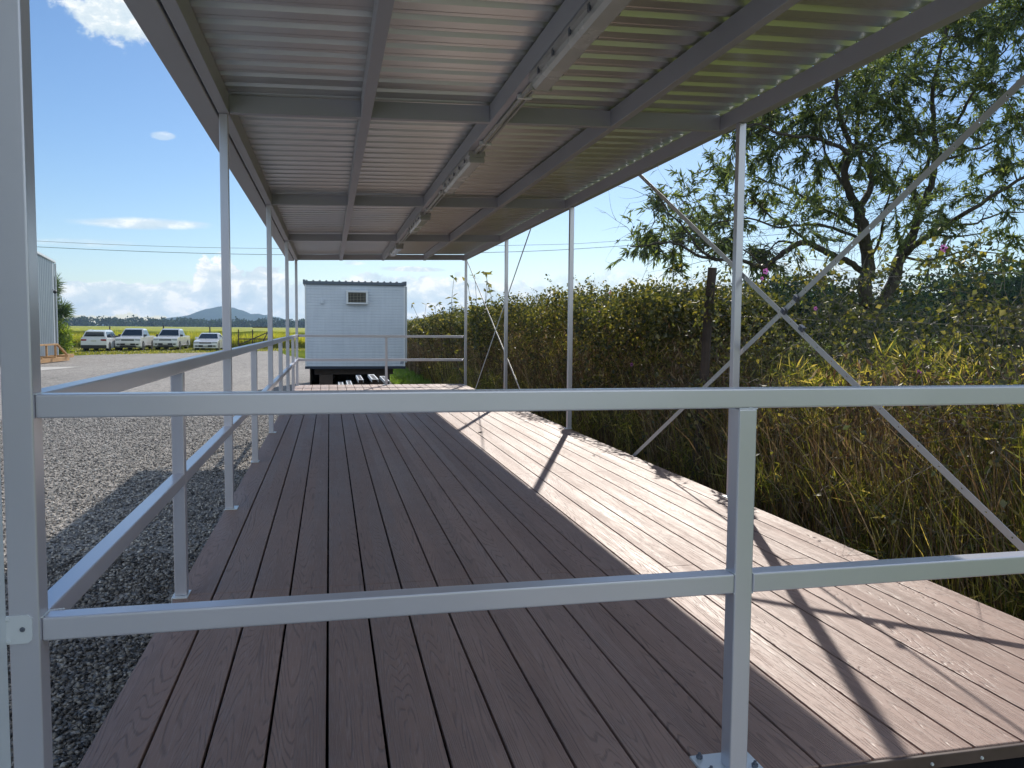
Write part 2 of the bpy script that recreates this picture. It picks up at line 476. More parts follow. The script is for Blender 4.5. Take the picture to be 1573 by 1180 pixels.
# ---- measured data: limbs (x, y, z, radius), leaf clumps (x, y, z, radius)
LIMBS=[[(9.07,12.14,-0.97,0.3),(9.09,12.28,0.14,0.285),(9.05,12.3,0.81,0.27),(9.05,12.38,1.29,0.255),(9.03,12.41,1.59,0.24)],[(8.95,12.31,1.59,0.17),(8.88,12.26,1.91,0.158),(8.99,12.36,2.34,0.145),(8.8,12.24,2.84,0.133),(8.67,12.22,3.22,0.12)],[(8.76,12.35,3.24,0.1),(8.47,12.2,3.51,0.09),(8.36,12.18,3.78,0.08),(8.36,12.0,4.04,0.07),(8.25,11.94,4.27,0.06),(7.97,11.79,4.56,0.05),(7.9,11.8,4.96,0.04),(7.91,11.74,5.35,0.03)],[(8.7,12.27,3.23,0.085),(8.98,12.4,3.49,0.076),(9.13,12.5,3.77,0.068),(8.97,12.57,4.05,0.059),(9.04,12.85,4.39,0.051),(9.16,12.96,5.04,0.042),(9.32,13.04,5.63,0.034),(9.48,13.13,6.24,0.025)],[(9.11,12.4,1.03,0.18),(9.22,12.4,1.42,0.165),(9.54,12.49,1.88,0.15),(9.82,12.58,2.48,0.135),(10.04,12.6,2.84,0.12)],[(10.07,12.63,2.85,0.1),(10.14,12.56,3.25,0.091),(10.33,12.65,3.53,0.081),(10.44,12.61,3.96,0.072),(10.54,12.76,4.62,0.062),(10.51,12.81,5.14,0.053),(10.49,12.72,5.74,0.044),(10.67,12.76,6.44,0.034),(10.8,12.8,6.8,0.025)],[(9.82,12.57,2.48,0.08),(9.99,12.16,2.77,0.07),(10.2,11.87,2.98,0.06),(10.19,11.53,3.11,0.05),(10.49,11.24,3.39,0.04),(10.83,10.87,3.69,0.03)],[(10.12,12.53,3.24,0.06),(10.18,12.77,3.69,0.053),(10.57,12.9,4.31,0.047),(10.56,13.17,4.78,0.04),(10.46,13.34,5.21,0.033),(10.42,13.62,5.76,0.027),(10.31,13.84,6.42,0.02)],[(10.62,12.86,4.71,0.05),(10.79,12.53,4.81,0.041),(10.77,12.22,5.17,0.033),(11.03,12.11,5.65,0.024),(11.19,11.89,5.97,0.015)],[(9.1,12.48,2.04,0.075),(8.7,12.35,2.3,0.072),(8.35,12.3,2.4,0.07),(7.91,12.13,2.51,0.068),(7.69,12.14,2.6,0.065),(7.35,11.99,2.52,0.062),(7.03,11.82,2.35,0.06)],[(7.0,11.78,2.35,0.055),(6.87,11.86,2.24,0.05),(6.68,11.82,2.15,0.044),(6.28,11.62,2.22,0.039),(5.88,11.76,2.24,0.034),(5.41,11.69,2.36,0.028),(5.05,11.62,2.48,0.023),(4.74,11.62,2.43,0.017),(4.43,11.68,2.4,0.012)],[(5.89,11.77,2.25,0.03),(5.56,11.74,2.42,0.025),(5.42,11.96,2.74,0.02),(5.14,11.98,3.02,0.015),(5.07,12.2,3.27,0.01)],[(8.27,11.87,4.01,0.05),(7.95,11.9,4.15,0.042),(7.56,11.85,4.22,0.035),(6.91,11.73,4.22,0.027),(6.49,11.77,4.36,0.02),(5.9,11.58,4.13,0.012)],[(8.79,12.23,2.84,0.045),(8.64,12.68,3.11,0.038),(8.3,12.95,3.39,0.032),(8.03,13.35,3.69,0.025),(7.74,13.76,3.92,0.019),(7.44,14.17,4.14,0.012)],[(8.8,12.24,2.68,0.04),(8.13,12.09,2.85,0.034),(7.64,12.08,2.89,0.029),(7.01,11.81,2.78,0.023),(6.43,11.8,2.91,0.018),(5.75,11.64,2.77,0.012)],[(10.13,11.8,2.96,0.035),(10.76,12.08,3.0,0.027),(11.53,12.35,3.23,0.02),(12.45,12.59,3.36,0.012)],[(10.5,12.66,4.14,0.04),(11.13,12.73,4.36,0.031),(11.87,12.8,4.65,0.021),(12.68,12.93,5.14,0.012)],[(9.76,12.49,2.47,0.035),(10.48,12.65,2.43,0.027),(11.35,12.87,2.64,0.02),(12.24,12.91,2.61,0.012)],[(8.53,12.28,3.53,0.04),(8.54,12.76,3.93,0.033),(8.5,13.01,4.39,0.026),(8.51,13.36,4.98,0.019),(8.51,13.6,5.5,0.012)],[(9.04,12.42,2.35,0.04),(9.1,12.23,2.68,0.033),(8.96,11.94,3.08,0.026),(9.02,11.85,3.49,0.019),(9.03,11.65,3.87,0.012)],[(9.12,12.84,5.22,0.03),(9.67,13.18,5.81,0.023),(10.31,13.35,6.38,0.017),(10.67,13.66,6.99,0.01)],[(7.67,12.11,2.6,0.035),(7.64,12.56,2.89,0.027),(7.44,12.97,3.16,0.018),(7.21,13.24,3.52,0.01)]]
CLUMPS=[(7.73,11.46,4.96,0.67),(9.52,13.15,5.91,0.67),(10.72,13.88,6.71,0.67),(8.52,11.91,4.83,0.62),(10.36,12.26,6.13,0.67),(11.35,12.49,6.29,0.56),(9.71,11.91,5.44,0.67),(9.18,12.14,5.04,0.62),(8.12,12.18,4.56,0.56),(7.76,12.46,4.76,0.5),(7.78,13.21,4.84,0.39),(6.38,12.52,4.38,0.43),(6.86,12.68,4.6,0.39),(11.34,13.03,5.43,0.67),(10.01,10.84,4.94,0.62),(11.67,12.23,4.68,0.56),(11.47,12.81,4.46,0.56),(9.68,11.8,4.36,0.5),(7.64,11.95,3.96,0.5),(8.95,13.56,3.88,0.5),(7.05,12.14,4.02,0.39),(6.34,12.04,2.73,0.43),(6.03,12.96,3.21,0.43),(6.0,13.84,3.33,0.45),(4.92,12.08,2.74,0.43),(4.96,12.78,2.5,0.34),(5.52,12.68,2.35,0.38),(7.24,14.01,3.41,0.39),(6.46,12.82,2.55,0.34),(7.98,13.93,3.66,0.39),(7.33,11.76,2.79,0.45),(8.26,12.13,3.18,0.45),(9.96,12.82,3.69,0.45),(11.36,13.27,3.71,0.5),(11.19,11.86,3.37,0.56),(10.76,11.24,3.78,0.5),(9.93,11.01,2.69,0.45),(11.61,11.98,2.63,0.45),(9.09,11.45,3.02,0.34),(11.55,13.2,6.9,0.5),(11.04,13.43,7.17,0.56),(10.72,11.29,6.24,0.45),(8.79,12.04,6.34,0.56),(10.5,13.47,7.49,0.67),(11.03,12.81,7.5,0.67),(12.37,13.07,7.74,0.67),(11.78,11.57,6.02,0.78),(11.37,10.85,4.65,0.78),(11.72,11.23,3.51,0.67),(8.48,13.77,5.78,0.56),(6.9,12.34,4.94,0.45),(7.98,12.42,5.99,0.67),(8.75,12.36,4.32,0.45),(9.4,12.23,4.33,0.45),(7.22,12.55,2.44,0.28),(7.26,14.34,4.18,0.34),(8.52,11.52,3.82,0.34),(7.93,11.34,6.49,0.67)]
FLOWERS=[((3.9, 6.824, 1.689), 'bunch of pink flowers right of the near right awning post, against the sky', 0.05), ((3.9, 4.605, 1.692), 'single pink star flower high on the vines at the far right', 0.05), ((3.75, 4.594, 0.879), 'purple flower low in the grass at the right, above the rail', 0.045), ((3.4, 10.622, 1.261), 'pale pink flower on the dark vine face right of the second awning post', 0.045), ((3.7, 10.486, 1.64), 'pink flower near the hedge top, left of a pair', 0.035), ((3.7, 9.912, 1.6), 'pink flower near the hedge top, right of a pair', 0.035), ((3.7, 8.945, 1.561), 'pink flower on the hedge top left of the leaning fence post', 0.035), ((3.4, 8.856, 0.745), 'lilac flower low on the brown stems above the front rail', 0.035), ((3.8, 6.702, 1.614), 'small pink flower beside the near right awning post', 0.03), ((3.8, 5.859, 1.327), 'small pink flower under the strap brace crossing', 0.03), ((3.4, 10.051, 1.382), 'faint mauve flower in the middle of the vine face', 0.03)]
DECKLEAVES=[(1.615, 8.754, 0.05, 'larger curled dry leaf on the sunny far deck boards'), (1.6, 9.627, 0.025, 'small dark dry leaf near the shade line on the far deck'), (2.327, 6.961, 0.025, 'dry leaf in the sun near the right deck edge'), (2.393, 8.302, 0.015, 'tiny dry leaf beside the second right awning post'), (1.932, 3.229, 0.012, 'tiny dark speck of leaf on the near sunny boards')]
BGT=[((35.2, 53.7, -0.85), 6.2, 5.5, 'rounded distant tree seen left of the big tree trunk'), ((42.1, 72.7, -0.85), 5, 6, 'low distant tree behind the near right awning post'), ((52.3, 65.3, -0.85), 6, 7, 'distant tree right of the big trunk behind the twigs'), ((54.3, 59.7, -0.85), 7.5, 8, 'dark distant tree at the right beyond the green field'), ((55.0, 54.4, -0.85), 8.5, 8, 'dark distant tree at the right edge of the photo'), ((55.0, 75.0, -0.85), 5.5, 7, 'distant tree directly behind the big tree trunk'), ((88.0, 66.0, -0.85), 8.0, 9, 'dark distant tree farthest right, at the photo edge behind the vines'), ((62.0, 70.0, -0.85), 6.2, 7, 'distant tree filling the gap between the right hand field trees'), ((96.0, 82.0, -0.85), 7.0, 10, 'broad dark tree at the back of the right hand field')]
TREE_D=.31
HAZE=0.0002
# ---------------------------------------------------------------- the setting
G = -.85
def sheet(name, poly, z, mt, kind='structure', cat=None, label=None, sub=0):
    bm = BM(); vs = [bm.verts.new((x, y, z)) for x, y in poly]; bm.faces.new(vs)
    o = obj(name, bm, mt)
    return props(o, label, cat, None, kind)
# one sheet of rough grass out to the horizon
bm = BM(); bmesh.ops.create_grid(bm, x_segments=60, y_segments=60, size=6000)
for v in bm.verts: v.co.z = G - .012
props(obj('ground', bm, M_GROUND), kind='structure')
sheet('gravel_yard', [(-60, -40), (2.9, -40), (2.9, 19), (3.0, 33), (-3, 60), (-4.5, 72.5), (-9, 67), (-15.2, 61.5), (-16.6, 58), (-60, 57)], G, M_GRAVEL)
sheet('concrete_apron', [(-19, 41.8), (-11.6, 42.6), (-13.0, 35.2), (-19, 34.0)], G + .012, M_CONCRETE)
sheet('concrete_path', [(-9.5, 73.6), (-1.5, 73.6), (-1.5, 75.2), (-9.5, 75.2)], G + .012, M_CONCRETE)

# loose gravel near the deck (real stones)
def stones(n, ymin, ymax, s0, s1, name, label, ms=None):
    ys = ymin + (ymax - ymin) * RNG.random(n * 3) ** .8
    xl = -.52 * ys - .5
    xs = xl + (-.55 - xl) * RNG.random(n * 3)
    k = min(n, len(xs)); xs = xs[:k]; ys = ys[:k]
    base = np.array([(1, 0, 0), (-1, 0, 0), (0, 1, 0), (0, -1, 0), (0, 0, 1), (0, 0, -1)], float)
    fc = np.array([(0, 2, 4), (2, 1, 4), (1, 3, 4), (3, 0, 4), (2, 0, 5), (1, 2, 5), (3, 1, 5), (0, 3, 5)])
    sz = s0 + (s1 - s0) * RNG.random(k) ** 2.2
    V = base[None] * (0.62 + .6 * RNG.random((k, 6, 1)))
    V += RNG.normal(0, .16, V.shape)
    V *= (sz[:, None] * (1 + .35 * RNG.normal(0, 1, (k, 3)).clip(-1, 1)))[:, None, :] * np.array([1, 1, .62])
    a = RNG.random(k) * 6.28; t = RNG.normal(0, .35, k)
    ca, sa, ct, st = np.cos(a)[:, None], np.sin(a)[:, None], np.cos(t)[:, None], np.sin(t)[:, None]
    x, y, z = V[..., 0], V[..., 1], V[..., 2]
    y, z = y * ct - z * st, y * st + z * ct
    x, y = x * ca - y * sa, x * sa + y * ca
    V = np.stack([x + xs[:, None], y + ys[:, None], z + G + sz[:, None] * .28 + .004], -1).reshape(-1, 3)
    F = (fc[None] + (np.arange(k) * 6)[:, None, None]).reshape(-1, 3)
    rnd = np.repeat(RNG.random(k), 6)
    me = raw_mesh(name, V, F, 3, {'rnd': rnd})
    o = finish(name, me, ms or M_STONE)
    return props(o, label, 'gravel', None, 'stuff')
stones(34000, .6, 7.5, .009, .024, 'gravel', 'gravel lying beside the deck on the left, roof shade darkened into its colour', M_STONE_SHADE)
stones(60000, 6.5, 19, .010, .021, 'gravel', 'sunlit loose gravel of the yard beyond the shade of the deck')

# distant hill and mounds
def hill(name, cx, cy, peaks, x0, x1, depth, n=120):
    bm = BM(); rows = []
    for j in range(9):
        t = j / 8; prof = math.sin(t * math.pi) ** .8
        row = []
        for i in range(n + 1):
            x = x0 + (x1 - x0) * i / n
            z = 0
            for (px, ph, pw) in peaks:
                z = max(z, ph * math.exp(-abs((x - px) / pw) ** 1.55))
            z += random.uniform(0, 3.0) * min(1, z / 12)
            row.append(bm.verts.new((x, cy + (t - .5) * depth, G - 2 + z * prof)))
        rows.append(row)
    for j in range(8):
        for i in range(n):
            bm.faces.new((rows[j][i], rows[j][i + 1], rows[j + 1][i + 1], rows[j + 1][i]))
    return props(obj(name, bm, M_HILL, smooth=True), kind='structure')
hill('hill', 0, 2650, [(-318, 66, 140), (-420, 34, 130), (-560, 8, 260), (-215, 42, 135), (-110, 20, 150)], -1200, 300, 500)

# ---------------------------------------------------------------- the deck
deck = thing('deck', (1.02, 1.85, 0), 'long brown composite board deck under the metal awning', 'deck')
bm = BM()
YF, YE = 1.845, 16.62
joints_by_board = {}
NB = 21
for b in range(NB):
    x0 = DX0 + b * PITCH; x1 = x0 + PITCH - .0085
    if b == NB - 1: x1 = DX1
    js = [3.62 + (0.09 if b % 2 else 0), 8.02 + (.0 if b % 3 else .0), 12.4]
    if b % 2: js = [3.62 if b in (1, 3, 5, 7) else 6.2, 10.6, 14.6]
    ys = [YF] + [j for j in js if b % 2 == 0 or True] + [YE]
    for a, c in zip(ys[:-1], ys[1:]):
        box(bm, x0, x1, a + .0012, c - .0012, -.024, 0, .0028, 2)
obj('deck_boards', bm, M_DECK, deck)
bm = BM()
for y in np.arange(1.98, 16.6, .45): box(bm, DX0 + .06, DX1 - .06, y, y + .05, -.125, -.0265)
box(bm, DX0 + .012, DX0 + .06, YF + .02, YE - .02, -.20, -.0265); box(bm, DX1 - .06, DX1 - .012, YF + .02, YE - .02, -.20, -.0265)
explode(obj('joist', bm, M_DARKSTEEL, deck))
bm = BM(); box(bm, DX0 + .12, DX1 - .12, YF + .1, YE - .1, -.135, -.1275)
obj('gap_dark_sheet', bm, M_DARKSTEEL, deck)  # black sheet added so the gaps between boards stay dark
bm = BM(); box(bm, DX0 + .002, DX1 - .002, YF - .0125, YF - .0008, -.040, -.0035, .002)
obj('edge_trim', bm, simple('brown_trim', (.085, .055, .045), .5, 0, .2, 8), deck)
bm = BM(); box(bm, DX0 + .004, DX1 - .004, YF + .004, YF + .05, -.23, -.0275, .002)
obj('fascia', bm, M_DARKSTEEL, deck)
bm = BM()
for b in range(1, NB):
    x = DX0 + b * PITCH - .003
    v = bmesh.ops.create_cone(bm, cap_ends=True, segments=10, radius1=.0048, radius2=.004, depth=.004)['verts']
    bmesh.ops.rotate(bm, cent=(0, 0, 0), matrix=Matrix.Rotation(R(90), 3, 'X'), verts=v)
    bmesh.ops.translate(bm, vec=(x + .012, YF - .0145, -.026), verts=v)
explode(obj('trim_screw', bm, M_PLATE, deck))
for y in (2.0, 5.33, 8.95, 12.6, 16.3):
    for x in (DX0 + .1, 1.02, DX1 - .1):
        bm = BM(); box(bm, x - .045, x + .045, y - .045, y + .045, G - .05, -.127, .004); obj('stump', bm, M_DARKSTEEL, deck)

# ---------------------------------------------------------------- awning / canopy
XL, XR = -.62, 2.692
PY = [1.87, 5.33, 9.13, 12.85, 16.45]
PYR = [1.87, 5.07, 8.97, 12.45, 16.3]
def zb(x): return 2.437 + (x + .6) * .0265      # underside of the roof frame
HB = .121
can = thing('awning', (1.02, 9.1, 0), 'silver steel framed awning with ribbed metal roof above the deck', 'awning')
for x, nm in ((XL, 'l'), (XR, 'r')):
    for y in (PY if nm == 'l' else PYR):
        cr = (nm == 'l' and y == PY[0])
        bm = BM(); box(bm, x - (.033 if cr else .025), x + .025, y - (.033 if cr else .025), y + .025, .0062, zb(x) - .0015, .004, 3)
        obj('post', bm, M_STEEL, can)
        if not (nm == 'l' and y == PY[0]):
            bm = BM(); box(bm, x - .026 if nm == 'l' else x - .05, x + .05 if nm == 'l' else x + .026, y - .05, y + .05, .0005, .0055, .001, 1)
            obj('base_plate', bm, M_PLATE, can)
Y0R, Y1R = 1.78, 16.56
def ybeam(x, w, h=HB, z=None, y0=Y0R, y1=Y1R):
    bm = BM(); z0 = (zb(x) if z is None else z)
    box(bm, x - w / 2, x + w / 2, y0, y1, z0, z0 + h, .003, 2); return bm
obj('edge_beam', ybeam(XL + .003, .062), M_BEAM, can)
obj('edge_beam', ybeam(XR - .002, .066, .104), M_BEAM, can)
for x in (.235, 1.055, 1.885):
    obj('purlin', ybeam(x, .064 if x < 1 else .052, HB - .004, zb(x) + .003), M_BEAM, can)
xs_b = [XL + .035, .235 - .033, .235 + .033, 1.055 - .027, 1.055 + .027, 1.885 - .027, 1.885 + .027, XR - .036]
for y in PY[:1] + PY[1:]:
    for a, b in ((0, 1), (2, 3), (4, 5), (6, 7)):
        xa, xb = xs_b[a], xs_b[b]
        bm = BM(); bar(bm, (xa, y, zb(xa) + HB / 2 - .003), (xb, y, zb(xb) + HB / 2 - .003), .05, HB - .016, .002)
        obj('cross_beam', bm, M_BEAM, can)
# gutter along the left eave
bm = BM()
g0, g1, gz = XL - .172, XL - .041, 2.432
prism(bm, [(g0, gz + .11), (g0, gz + .004), (g0 + .004, gz), (g1 - .004, gz), (g1, gz + .004), (g1, gz + .085), (g1 - .003, gz + .085), (g1 - .003, gz + .006), (g0 + .003, gz + .006), (g0 + .003, gz + .11)], 'Y', Y0R - .02, Y1R + .02)
obj('gutter', bm, M_BEAM, can)
# roof sheet: trapezoidal ribs run across the deck
bm = BM(); pit = .2025; y = Y0R - .03; prof = []
def zs(x): return zb(x) + HB + .002
while y < Y1R + .03:
    prof += [(y, 0), (y + .045, 0), (y + .05, .0035), (y + .055, 0), (y + .092, 0), (y + .108, .040), (y + .150, .040), (y + .166, 0)]
    y += pit
prof = [q for q in prof if q[0] < Y1R + .03]
for x0, x1 in ((XL - .10, XR + .05),):
    rows = []
    for x in (x0, x1): rows.append([bm.verts.new((x, q[0], zs(x) + q[1] + (.012 if x == x1 else 0))) for q in prof])
    rt = [[bm.verts.new((v.co.x, v.co.y, v.co.z + .0012)) for v in r_] for r_ in rows]
    for i in range(len(prof) - 1):
        bm.faces.new((rows[0][i], rows[0][i + 1], rows[1][i + 1], rows[1][i]))
        bm.faces.new((rt[0][i], rt[1][i], rt[1][i + 1], rt[0][i + 1]))
        bm.faces.new((rows[0][i], rt[0][i], rt[0][i + 1], rows[0][i + 1])); bm.faces.new((rows[1][i], rows[1][i + 1], rt[1][i + 1], rt[1][i]))
bm_sheet = bm
me = bpy.data.meshes.new('roof_sheet'); bm.to_mesh(me); bm.free()
finish('roof_sheet', me, M_SHEET, can)

# perforated strap braces
def strap(p, q, w=.032, t=.0025, holes=True):
    p = Vector(p); q = Vector(q); d = (q - p); L = d.length; d.normalize()
    bm = BM(); n = int(L / .035)
    s = Vector((1, 0, 0)).cross(d).normalized()
    # sheet with real punched holes: three strips around square holes
    for dx in (0, t):
        pass
    def quad(a0, a1, b0, b1):
        P = [p + d * a0 + s * b0, p + d * a1 + s * b0, p + d * a1 + s * b1, p + d * a0 + s * b1]
        lo = [bm.verts.new(v) for v in P]; hi = [bm.verts.new(v + Vector((t, 0, 0))) for v in P]
        bm.faces.new(lo); bm.faces.new(hi[::-1])
        for i in range(4): bm.faces.new((lo[i], hi[i], hi[(i + 1) % 4], lo[(i + 1) % 4]))
    hw = .0045
    quad(0, L, -w / 2, -hw); quad(0, L, hw, w / 2)
    k = 0.0; stp = .16
    while k < L:
        quad(k, min(L, k + stp - .009), -hw, hw); k += stp
    return bm
XB = XR + .034
obj('brace_strap', strap((XB, 7.0, 2.54), (XB, 2.12, -.03), .036), M_STRAP, can)
obj('brace_strap', strap((XB + .006, 2.05, 2.56), (XB + .006, 7.05, -.03), .036), M_STRAP, can)
obj('brace_strap', strap((XB, 16.45, 2.54), (XB, 11.0, -.03), .036), M_STRAP, can)
obj('brace_strap', strap((XB + .006, 11.05, 2.54), (XB + .006, 15.4, -.03), .036), M_STRAP, can)
for (y, z) in ((4.40, 1.34), (4.53, 1.265), (4.33, 1.16)):
    bm = BM(); box(bm, XB - .012, XB + .012, y - .022, y + .022, z - .016, z + .016, .004, 2, Matrix.Rotation(R(28), 3, 'X'), Vector((XB, y, z)))
    v = bmesh.ops.create_cone(bm, cap_ends=True, segments=6, radius1=.009, radius2=.009, depth=.034)['verts']
    bmesh.ops.rotate(bm, cent=(0, 0, 0), matrix=Matrix.Rotation(R(90), 3, 'Y'), verts=v); bmesh.ops.translate(bm, vec=(XB, y, z), verts=v)
    obj('strap_tensioner', bm, M_BOLT, can)

# ---------------------------------------------------------------- batten lights hung under the purlin
LX = 1.10
def make_light():
    t = thing('batten_light', (LX, 6.9, zb(LX)), 'x', 'light', 'batten lights in a row under the roof')
    z1 = zb(LX) + .001; L = .75
    bm = BM()
    prism(bm, [(LX - .062, z1), (LX - .066, z1 - .030), (LX - .050, z1 - .042), (LX + .050, z1 - .042), (LX + .066, z1 - .030), (LX + .062, z1)], 'Y', 6.9 - L, 6.9 + L)
    obj('housing', bm, M_CONDUIT, t)
    bm = BM()
    prism(bm, [(LX - .054, z1 - .0425), (LX - .052, z1 - .066), (LX - .036, z1 - .084), (LX + .036, z1 - .084), (LX + .052, z1 - .066), (LX + .054, z1 - .0425)], 'Y', 6.9 - L + .03, 6.9 + L - .03)
    obj('diffuser', bm, M_DIFF, t)
    for e in (-1, 1):
        bm = BM(); yy = 6.9 + e * (L - .014)
        box(bm, LX - .058, LX + .058, yy - .0145, yy + .0145, z1 - .088, z1 - .0425, .008, 2); obj('end_cap', bm, M_CONDUIT, t)
    for k in range(5):
        bm = BM(); yy = 6.9 - L + .2 + k * .275
        for e in (-1, 1): box(bm, LX + e * .064 - .004, LX + e * .064 + .004, yy - .012, yy + .012, z1 - .055, z1 - .020, .001, 1)
        explode(obj('clip', bm, M_BOLT, t))
    return t
L0 = make_light()
def copy_tree(o, parent=None):
    c = o.copy(); COL.objects.link(c)
    if parent is not None: c.parent = parent
    for ch in list(o.children): copy_tree(ch, c)
    return c
lab = ['nearest and largest batten light under the roof, cut off by the top of the photo', 'second nearest batten light, with the shiny diffuser, under the roof purlin',
       'third batten light along the conduit, small, between two cross beams', 'farthest and smallest batten light at the end of the roof']
for i, yc in enumerate((3.52, 6.92, 10.3, 13.85)):
    o = L0 if i == 0 else copy_tree(L0)
    o.location = (LX, yc, zb(LX)); o['label'] = lab[i]
conduit = thing('conduit_run', (LX, 8, zb(LX)), 'grey plastic conduit and cables linking the ceiling lights', 'conduit')
for a, b in ((4.27, 6.17), (7.67, 9.55), (11.05, 13.10)):
    bm = BM(); zc = zb(LX) - .014
    tube(bm, [(LX - .012, a, zc), (LX - .012, b, zc)], .0125, 10)
    obj('conduit', bm, M_CONDUIT, conduit)
    bm = BM(); tube(bm, [(LX + .022, a, zc + .002), (LX + .022, (a + b) / 2, zc + .002), (LX + .022, b, zc + .002)], .009, 8)
    obj('cable', bm, M_CONDUIT, conduit)
    for yy in (a + .35, b - .35):
        bm = BM(); box(bm, LX - .045, LX + .04, yy - .01, yy + .01, zc - .016, zc + .014, .004, 1); obj('saddle_clip', bm, M_PLATE, conduit)

# ---------------------------------------------------------------- railings (50 mm hollow section)
W5 = .05
def plate_with_bolts(par, x, y, sx, sy, bolts=True):
    bm = BM(); box(bm, x - sx, x + sx, y - sy, y + sy, .0005, .0085, .0015, 2)
    pl = obj('base_plate', bm, M_PLATE, par)
    if bolts:
        for ex in (-1, 1):
            for ey in (-1, 1):
                bm = BM(); v = bmesh.ops.create_cone(bm, cap_ends=True, segments=6, radius1=.0085, radius2=.0085, depth=.008)['verts']
                bmesh.ops.translate(bm, vec=(x + ex * (sx - .02), y + ey * (sy - .018), .0135), verts=v)
                v = bmesh.ops.create_cone(bm, cap_ends=True, segments=14, radius1=.0045, radius2=.004, depth=.007)['verts']
                bmesh.ops.translate(bm, vec=(x + ex * (sx - .02), y + ey * (sy - .018), .021), verts=v)
                b = obj('bolt', bm, M_BOLT, pl)
def weld(bm, a, b, r=.0022): tube(bm, [Vector(a).lerp(Vector(b), k / 12) + Vector((random.uniform(-1, 1), random.uniform(-1, 1), random.uniform(-1, 1))) * .0007 for k in range(13)], [r * random.uniform(.6, 1.2) for _ in range(13)], 6)
fr = thing('railing', (1.02, PY[0], 0), 'silver steel railing across the near end of the deck', 'railing', 'deck railings')
YRF = 1.85
for z0 in (.95, .478):
    segs = [(XL + .0255, XR - .0255)] if z0 > .9 else [(XL + .0255, .998 - .001), (1.048 + .001, XR - .0255)]
    for a, b in segs:
        bm = BM(); box(bm, a, b, YRF - .0005, YRF + .0495, z0, z0 + .05, .005, 3); obj('rail', bm, M_STEEL, fr)
bm = BM(); box(bm, .998, 1.048, YRF, YRF + .05, .0085, .9492, .005, 3); obj('rail_post', bm, M_STEEL, fr)
plate_with_bolts(fr, 1.014, YRF + .045, .082, .052)
bm = BM()
for (x) in (.998, 1.048):
    for z in (.478, .528): weld(bm, (x, YRF, z), (x, YRF + .05, z))
weld(bm, (.998, YRF - .0005, .949), (1.048, YRF - .0005, .949)); weld(bm, (XL + .025, YRF + .05, .528), (XL + .055, YRF + .05, .529)); weld(bm, (XL + .026, YRF, 1.0), (XL + .026, YRF + .05, 1.0))
weld(bm, (XL + .026, YRF, .529), (XL + .026, YRF + .05, .529))
explode(obj('weld', bm, M_PLATE, fr))
lr = thing('railing', (XL, 9, 0), 'long silver steel railing along the left edge of the deck', 'railing', 'deck railings')
mids = [3.62, 7.16, 10.98, 14.7]
for a, b in zip(PY[:-1], PY[1:]):
    bm = BM(); box(bm, XL - .025, XL + .0245, a + .0255 + (.008 if a == PY[0] else 0), b - .0255, .95, .9998, .005, 3); obj('rail', bm, M_STEEL, lr)
mm_ = sorted([a for a in PY] + mids)
for a, b in zip(mm_[:-1], mm_[1:]):
    bm = BM(); box(bm, XL - .025, XL + .0245, a + .0255 + (.008 if a == PY[0] else 0), b - .0255, .478, .528, .005, 3); obj('rail', bm, M_STEEL, lr)
for y in mids:
    bm = BM(); box(bm, XL - .025, XL + .0245, y - .025, y + .025, .0062, .9492, .005, 3); obj('rail_post', bm, M_STEEL, lr)
    bm = BM(); box(bm, XL - .028, XL + .030, y - .052, y + .052, .0005, .006, .001, 1)
    box(bm, XL - .034, XL - .0285, y - .052, y + .052, -.10, .006, .001, 1); obj('base_plate', bm, M_PLATE, lr)
er = thing('railing', (1.02, PY[-1], 0), 'silver steel railing across the far end of the deck', 'railing', 'deck railings')
ye = PY[-1]
for z0 in (.95, .478):
    segs = [(XL + .0255, XR - .0255)] if z0 > .9 else [(XL + .0255, 1.085), (1.137, XR - .0255)]
    for a, b in segs:
        bm = BM(); box(bm, a, b, ye - .025, ye + .025, z0, z0 + .05, .005, 2); obj('rail', bm, M_STEEL, er)
bm = BM(); box(bm, 1.086, 1.136, ye - .025, ye + .025, .0087, .9492, .005, 2); obj('rail_post', bm, M_STEEL, er)
plate_with_bolts(er, 1.111, ye, .07, .05, False)

# white cabin at the near left whose corner shows at the frame edge, with its fixing bracket
cab = thing('cabin', (-1.9, .9, G), 'white clad cabin beside the near left corner of the deck', 'cabin')
bm = BM(); box(bm, -2.9, XL - .0362, .2, 1.8385, -.35, 2.05, .006, 2); obj('wall', bm, M_WHITE, cab)
bm = BM(); box(bm, -2.93, XL - .034, .17, 1.8, 2.051, 2.11, .004, 1); obj('roof', bm, M_ROOFBLUE, cab)
for x in (-2.7, -1.0):
    for y in (.4, 1.5):
        bm = BM(); box(bm, x - .1, x + .1, y - .1, y + .1, G, -.351, .01, 1); obj('stump', bm, M_CONCRETE, cab)
bm = BM()
zc = .512
prof = [(XL - .12, zc - .030), (XL + .004, zc - .030), (XL + .012, zc - .022), (XL + .012, zc + .022), (XL + .004, zc + .030), (XL - .12, zc + .030)]
prism(bm, prof, 'Y', PY[0] - .0375, PY[0] - .0333)
box(bm, XL - .12, XL - .028, PY[0] - .0405, PY[0] - .0377, zc + .020, zc + .026, .001, 1)
box(bm, XL - .12, XL - .028, PY[0] - .0405, PY[0] - .0377, zc - .026, zc - .020, .001, 1)
br = obj('bracket', bm, M_WHITE, cab)
bm = BM(); v = bmesh.ops.create_cone(bm, cap_ends=True, segments=14, radius1=.0055, radius2=.004, depth=.003)['verts']
bmesh.ops.rotate(bm, cent=(0, 0, 0), matrix=Matrix.Rotation(R(90), 3, 'X'), verts=v)
bmesh.ops.translate(bm, vec=(XL - .006, PY[0] - .0392, zc), verts=v)
obj('screw', bm, M_BOLT, br)
